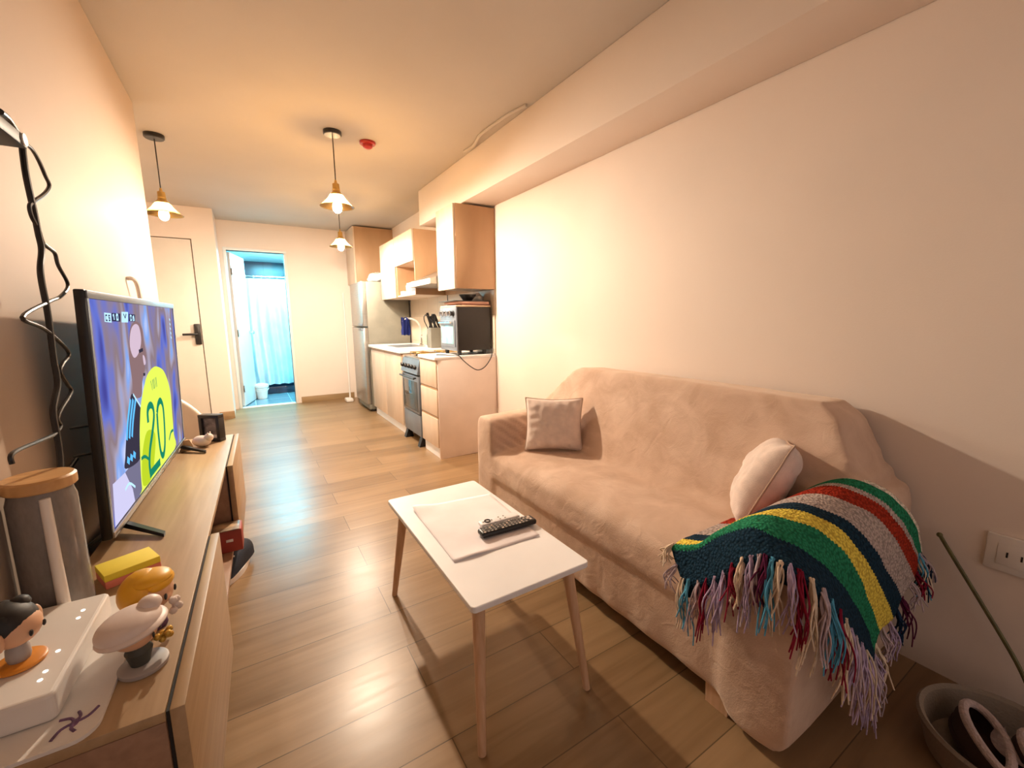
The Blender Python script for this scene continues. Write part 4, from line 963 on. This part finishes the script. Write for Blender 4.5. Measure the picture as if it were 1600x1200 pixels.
# jar
jr = thing('glass_jar', 'large glass jar with wooden lid beside the left wall', 'jar', cab(-.393, 1.215))
jc = (-.393, 1.215, ZT+.0005)
bm = NB(); lathe(bm, [(0,0),(.046,0),(.052,.006),(.052,.255),(.048,.27),(.048,.278),(.044,.278),(.044,.268),(.048,.252),(.048,.01),(0,.008)], jc, 40); obj('jar_body', bm, M['jarglass'], jr)
bm = NB(); lathe(bm, [(0,.2785),(.053,.2785),(.056,.282),(.056,.300),(.052,.304),(0,.304)], jc, 40); obj('jar_lid', bm, M['lidwood'], jr)
bm = NB(); lathe(bm, [(0,.0085),(.043,.0085),(.0465,.015),(.0465,.15),(.04,.165),(.02,.18),(0,.175)], jc, 32)
for v in bm.verts: v.co += Vector((0,0,.012*mnoise.noise(v.co*40)))*(1 if v.co.z > ZT+.13 else 0)
tag(obj('jar_contents', bm, M['coffee']), 'dark food filling the lower half of the glass jar', 'food')
# chibi figurines (generic)
def fig_yellow():
    t = thing('figurine', 'small toy figure with big yellow hair and purple clothes', 'figurine', cab(-.215, 1.045), (0, 0, -.35), group='small vinyl toy figures')
    bm = NB(); lathe(bm, [(0,0),(.020,0),(.022,.004),(.018,.03),(.012,.045),(0,.046)], (0,0,0), 24); obj('body', bm, M['purple'], t, local=True)
    bm = NB(); sphere(bm, (0,0,.076), .040, 28, sc=(.95,1,.92)); obj('head', bm, M['skin'], t, local=True)
    bm = NB(); sphere(bm, (-.010,0,.080), .044, 28, sc=(.92,1.02,.98)); sphere(bm, (.004,0,.106), .034, 24, sc=(1.05,1.05,.42)); sphere(bm, (.022,0,.098), .026, 20, sc=(.7,1.25,.6)); obj('hair', bm, M['figyellow'], t, local=True)
    bm = NB()
    for s in (-1, 1): sphere(bm, (.036, s*.016, .072), .0045, 12, sc=(.4,1,1.5))
    obj('eyes', bm, M['black'], t, local=True)
    bm = NB()
    for i, (y, z) in enumerate(((-.012,.072),(-.004,.058),(.004,.05),(-.015,.052),(-.002,.068))): sphere(bm, (.045, y, z-.012), .0075, 10)
    obj('flowers', bm, M['hatwhite'], t, local=True)
def fig_white():
    t = thing('figurine', 'small toy figure in a wide cream hat standing on a grey disc', 'figurine', cab(-.213, .925), (0, 0, -.2), group='small vinyl toy figures')
    bm = NB(); lathe(bm, [(0,0),(.034,0),(.036,.002),(.036,.008),(.033,.010),(0,.010)], (0,0,0), 32); obj('stand', bm, M['greyv'], t, local=True)
    bm = NB(); lathe(bm, [(0,.0102),(.014,.0102),(.016,.02),(.020,.035),(.013,.052),(0,.054)], (-.004,0,0), 24); obj('body', bm, M['olive'], t, local=True)
    bm = NB(); sphere(bm, (-.006,0,.070), .032, 26, sc=(1,1.05,.85)); obj('head', bm, M['skin'], t, local=True)
    bm = NB(); rot = Euler((0,-.12,0)).to_matrix()
    sphere(bm, (-.012,0,.087), .046, 28, sc=(1,1.12,.52), rot=rot); sphere(bm, (.012,.022,.107), .018, 18, sc=(1,1,.8)); sphere(bm, (-.008,0,.080), .050, 28, sc=(1,1.12,.24), rot=rot); obj('hat', bm, M['hatwhite'], t, local=True)
    bm = NB()
    for s in (-1, 1): sphere(bm, (.026, s*.013, .066), .004, 12, sc=(.4,1,1.4))
    obj('eyes', bm, M['black'], t, local=True)
    bm = NB()
    for a in range(7): sphere(bm, (.028+.008*math.cos(a), .020+.009*math.sin(a*1.7), .040+.006*math.sin(a*2.3)), .006, 10)
    obj('golden_ornament', bm, M['gold'], t, local=True)
def fig_black():
    t = thing('figurine', 'dark haired toy figure on an orange disc on top of the router', 'figurine', (-.372, .965, rz+.0465), (0, 0, -.3), group='small vinyl toy figures')
    bm = NB(); lathe(bm, [(0,0),(.030,0),(.032,.002),(.032,.006),(.029,.008),(0,.008)], (0,0,0), 32); obj('stand', bm, M['orange'], t, local=True)
    bm = NB(); lathe(bm, [(0,.0082),(.013,.0082),(.015,.016),(.014,.03),(.010,.040),(0,.042)], (0,0,0), 24); obj('body', bm, M['greyv'], t, local=True)
    bm = NB(); sphere(bm, (0,0,.066), .034, 26, sc=(1,1,.9)); 
    for s in (-1, 1): sphere(bm, (.006, s*.037, .064), .012, 14, sc=(.6,.7,1.4))
    obj('head', bm, M['skin'], t, local=True)
    bm = NB(); sphere(bm, (-.009,0,.074), .038, 26, sc=(1,1.02,.92))
    for a in range(9): sphere(bm, (-.016+.022*math.cos(a*.7), .028*math.sin(a*.7), .092+.008*math.sin(a*2)), .014, 12, sc=(1,1,.8))
    obj('hair', bm, M['blackm'], t, local=True)
    bm = NB()
    for s in (-1, 1): sphere(bm, (.032, s*.013, .06), .004, 12, sc=(.4,1,1.4))
    obj('eyes', bm, M['black'], t, local=True)
fig_yellow(); fig_white(); fig_black()
# picture frame
pf = thing('picture_frame', 'small thick black picture frame at the far end of the cabinet', 'picture frame', cab(-.205, 2.625), (0, 0, -.62))
bm = NB()
for a in ((-.055,.055,0,.018),(-.055,.055,.122,.14),(-.055,-.037,.018,.122),(.037,.055,.018,.122)): box(bm, a[0], a[1], -.02, .02, a[2], a[3], bevel=.002)
obj('frame', bm, M['black'], pf, local=True)
bm = NB(); box(bm, -.0368, .0368, -.008, .008, .0182, .1218); obj('picture', bm, mat('dark_photo_print', (.10, .08, .08), .3, var=.8, scale=30), pf, local=True)
bm = NB(); box(bm, -.0365, .0365, -.0095, -.0082, .0185, .034); obj('picture_label', bm, M['whitep'], pf, local=True)
# small white animal ornament
an = thing('ornament', 'small shiny white ornament in front of the picture frame', 'ornament', cab(-.245, 2.53), (0, 0, -.4))
bm = NB(); sphere(bm, (0,0,.028), .030, 24, sc=(1.4,1,.92)); sphere(bm, (.034,0,.045), .020, 20); obj('body', bm, M['hatwhite'], an, local=True)
bm = NB()
for s in (-1,1): sphere(bm, (.036,s*.011,.064), .007, 12, sc=(.5,.8,1.2))
obj('ears', bm, M['hatwhite'], an, local=True)
bm = NB(); prism(bm, [(-.03,-.02),(.03,-.02),(.0,.03)], 0, .05); 
for v in bm.verts:
    if v.co.z > .04: v.co.x *= .4; v.co.y *= .4
o = obj('brown_pyramid', bm, M['lidwood'], smooth=False); o.location = cab(-.30, 2.50); tag(o, 'small brown ornament between the television and the white ornament', 'ornament')
# rounded pale panel behind the cabinet end
bm = NB(); pts = [(-.22,0.0)]+[(-.22+.36*math.cos(a)**.8 if math.cos(a) > 0 else -.22, .76*math.sin(a)**.55) for a in [PI/2*k/14 for k in range(1, 14)]]
pts = [(.14,0.)]+[( -.22+.36*math.cos(a), .30+.48*math.sin(a)) for a in [PI/2*k/14 for k in range(0,15)]]+[(-.22,0.)]
prism(bm, pts, -.02, .02, axes='xz'); o = obj('rounded_panel', bm, M['doorp'], smooth=False); o.location = (-.34, 3.10, 0.0); md = o.modifiers.new('b','BEVEL'); md.width = .012; md.segments = 3; md.limit_method = 'ANGLE'; md.angle_limit = .8
tag(o, 'pale rounded panel standing behind the picture frame at the cabinet end', 'panel')

# ------------------------------------------------------------------ left wall: power strip, cables, hook
ps = thing('power_strip', 'black power strip fixed high on the left wall', 'power strip', (XL, 1.16, 1.54))
bm = NB(); box(bm, XL+.0005, XL+.094, 1.0, 1.338, 1.523, 1.549, bevel=.004); obj('strip_body', bm, M['blackm'], ps)
bm = NB(); lathe(bm, [(0,0),(.012,0),(.012,.003),(0,.003)], (XL+.0942, 1.318, 1.536), 20, mtx=Matrix.Rotation(PI/2,4,'Y')); obj('socket_face', bm, M['whitep'], ps)
XC = -.372
def wp(lst): return [(x if len(q) == 3 else XC, *q[-2:]) for q in lst for x in [q[0]]]
# straight cable (drops), wavy cable (loops)
k1 =  [(-0.375,1.287,1.573),(-0.375,1.318,1.572),(-0.375,1.349,1.559),(-0.375,1.370,1.545),(-0.375,1.366,1.521),(-0.375,1.362,1.481),(-0.375,1.365,1.443),(-0.375,1.371,1.405),(-0.375,1.374,1.359),(-0.375,1.377,1.325),(-0.375,1.351,1.281),(-0.375,1.346,1.247),(-0.375,1.349,1.198),(-0.375,1.345,1.142),(-0.375,1.338,1.086),(-0.375,1.334,1.028),(-0.375,1.286,0.978),(-0.375,1.282,0.929),(-0.375,1.280,0.886),(-0.375,1.266,0.839)]
bm = NB(); tube(bm, k1, .006, 10, smooth=6); tag(obj('power_cable', bm, M['black']), 'thick straight black cable dropping down the left wall', 'cable')
k2 =  [(-0.375,1.367,1.544),(-0.375,1.416,1.548),(-0.375,1.450,1.533),(-0.375,1.478,1.506),(-0.375,1.493,1.489),(-0.375,1.455,1.462),(-0.375,1.377,1.426),(-0.375,1.351,1.411),(-0.375,1.354,1.389),(-0.375,1.379,1.369),(-0.375,1.394,1.341),(-0.375,1.452,1.328),(-0.375,1.463,1.300),(-0.375,1.508,1.258),(-0.375,1.446,1.227),(-0.375,1.361,1.210),(-0.375,1.219,1.175),(-0.375,1.317,1.150),(-0.375,1.434,1.094),(-0.375,1.385,1.070),(-0.375,1.362,1.054),(-0.375,1.391,1.021),(-0.375,1.407,1.000),(-0.375,1.327,0.971),(-0.375,1.300,0.954),(-0.375,1.311,0.937),(-0.375,1.270,0.927),(-0.375,1.189,0.931),(-0.375,1.082,0.936),(-0.375,1.072,0.919)]
bm = NB(); tube(bm, k2, .004, 8, smooth=6); tag(obj('power_cable', bm, M['black']), 'thin wavy black cable zigzagging beside the straight one', 'cable')
bm = NB(); tube(bm, [(-.425,1.55,.80),(-.428,1.47,.78),(-.43,1.40,.755),(-.435,1.34,.68),(-.435,1.31,.56)], .005, 8, smooth=5); tag(obj('power_cable', bm, M['black']), 'short black cable running from the television back behind the jar', 'cable')
bm = NB(); tube(bm, [(XL+.002,2.60,1.36),(XL+.02,2.60,1.36),(XL+.03,2.62,1.34),(XL+.03,2.65,1.27),(XL+.02,2.66,1.20)], .009, 8, smooth=4); tag(obj('wall_hook', bm, M['whitep']), 'small white curved hook on the left wall above the television', 'hook')

# ------------------------------------------------------------------ right wall socket, stick, basket with slippers
so = thing('wall_socket', 'cream socket plate on the right wall beyond the blanketed arm', 'socket', (XR, .205, .46))
bm = NB(); box(bm, XR-.012, XR-.0005, .135, .252, .418, .528, bevel=.004); obj('plate', bm, M['whitep'], so)
bm = NB(); box(bm, XR-.0145, XR-.0122, .16, .228, .44, .506, bevel=.001); obj('socket_insert', bm, M['whitep'], so)
bm = NB()
for y in (.18, .208): box(bm, XR-.0152, XR-.0146, y-.002, y+.002, .466, .482)
obj('pin_slots', bm, M['gap'], so)
bm = NB(); tube(bm, [(1.70,-.02,.02),(1.735,.09,.10),(1.752,.15,.20),(1.768,.235,.325),(1.785,.31,.43),(1.80,.345,.475)], .0055, 8, smooth=5); sphere(bm, (1.80,.347,.478), .008, 10)
tag(obj('plant_stick', bm, M['stick']), 'thin greenish brown stick leaning against the right wall', 'stick')
bk = thing('basket', 'round grey beige basket on the floor in the near right corner', 'basket', (1.50, .12, 0))
cx, cy = 1.545, .115
bm = NB(); lathe(bm, [(0,.001),(.135,.001),(.15,.008),(.172,.085),(.176,.095),(.170,.103),(.160,.095),(.142,.016),(0,.012)], (cx,cy,0), 48); obj('basket_body', bm, M['basket'], bk)
bk.location = (cx, cy, 0)
for o in bk.children:
    o.location = Vector((1.50,.12,0))-Vector((cx,cy,0))
def slipper(label, c, rz_, tilt):
    t = thing('slipper', label, 'slipper', c, (tilt, 0, rz_), group='fleece lined slippers')
    ol = shoe_outline(.235, .085)
    bm = NB(); prism(bm, [(x*1.02, y*1.04) for x, y in ol], 0, .014); obj('sole', bm, M['shoeb'], t, local=True)
    bm = NB(); rr = []
    for z, s in ((.0145,1.0),(.035,1.03),(.055,.98),(.062,.92)): rr.append([bm.verts.new((x*s, y*s, z)) for x, y in ol])
    for a_, b_ in zip(rr, rr[1:]):
        for i in range(len(ol)): bm.faces.new((a_[i], a_[(i+1)%len(ol)], b_[(i+1)%len(ol)], b_[i]))
    bm.faces.new(rr[0][::-1]); obj('upper', bm, M['shoeb'], t, local=True)
    bm = NB(); tube(bm, [(x*.90, y*.88, .064) for x, y in ol]+[(ol[0][0]*.90, ol[0][1]*.88, .064)], .010, 10); obj('fleece_collar', bm, M['fleece'], t, local=True)
    bm = NB(); G_ = []
    for i in range(9):
        x = -.06+.12*i/8; wv = math.sin(PI*i/8)**.5; G_.append([bm.verts.new((x, -.044+.034*wv*j/4, .071+.006*math.sin(PI*j/4)-.0045*j*wv)) for j in range(5)])
    for i in range(8):
        for j in range(4): bm.faces.new((G_[i][j], G_[i+1][j], G_[i+1][j+1], G_[i][j+1]))
    bmesh.ops.solidify(bm, geom=bm.faces[:], thickness=.006); obj('fleece_strap', bm, M['fleece'], t, local=True)
slipper('brown fleece lined slipper in the basket nearer the sofa', (1.515, .165, .035), .42, .25)
slipper('brown fleece lined slipper in the basket farther from the sofa', (1.52, .062, .035), .42, .25)

# ------------------------------------------------------------------ light
w = bpy.data.worlds.new('world'); bpy.context.scene.world = w; w.use_nodes = True
bg = w.node_tree.nodes['Background']; bg.inputs['Color'].default_value = (1, .82, .74, 1); bg.inputs['Strength'].default_value = .52
la = bpy.data.lights.new('bathroom_light', 'AREA'); la.shape = 'RECTANGLE'; la.size = .5; la.size_y = .9; la.energy = 78; la.color = (.20, .80, 1.)
lo = bpy.data.objects.new('bathroom_light', la); C.objects.link(lo); lo.location = (.42, 7.25, BZ-.03)
s = bpy.context.scene
s.view_settings.view_transform = 'Standard'; s.view_settings.look = 'None'; s.view_settings.exposure = .40; s.view_settings.gamma = 1.
try:
    s.cycles.use_denoising = True; s.cycles.sample_clamp_indirect = 4.; s.cycles.sample_clamp_direct = 0.; s.cycles.max_bounces = 8; s.cycles.transparent_max_bounces = 12; s.cycles.caustics_reflective = False; s.cycles.caustics_refractive = False
except Exception: pass
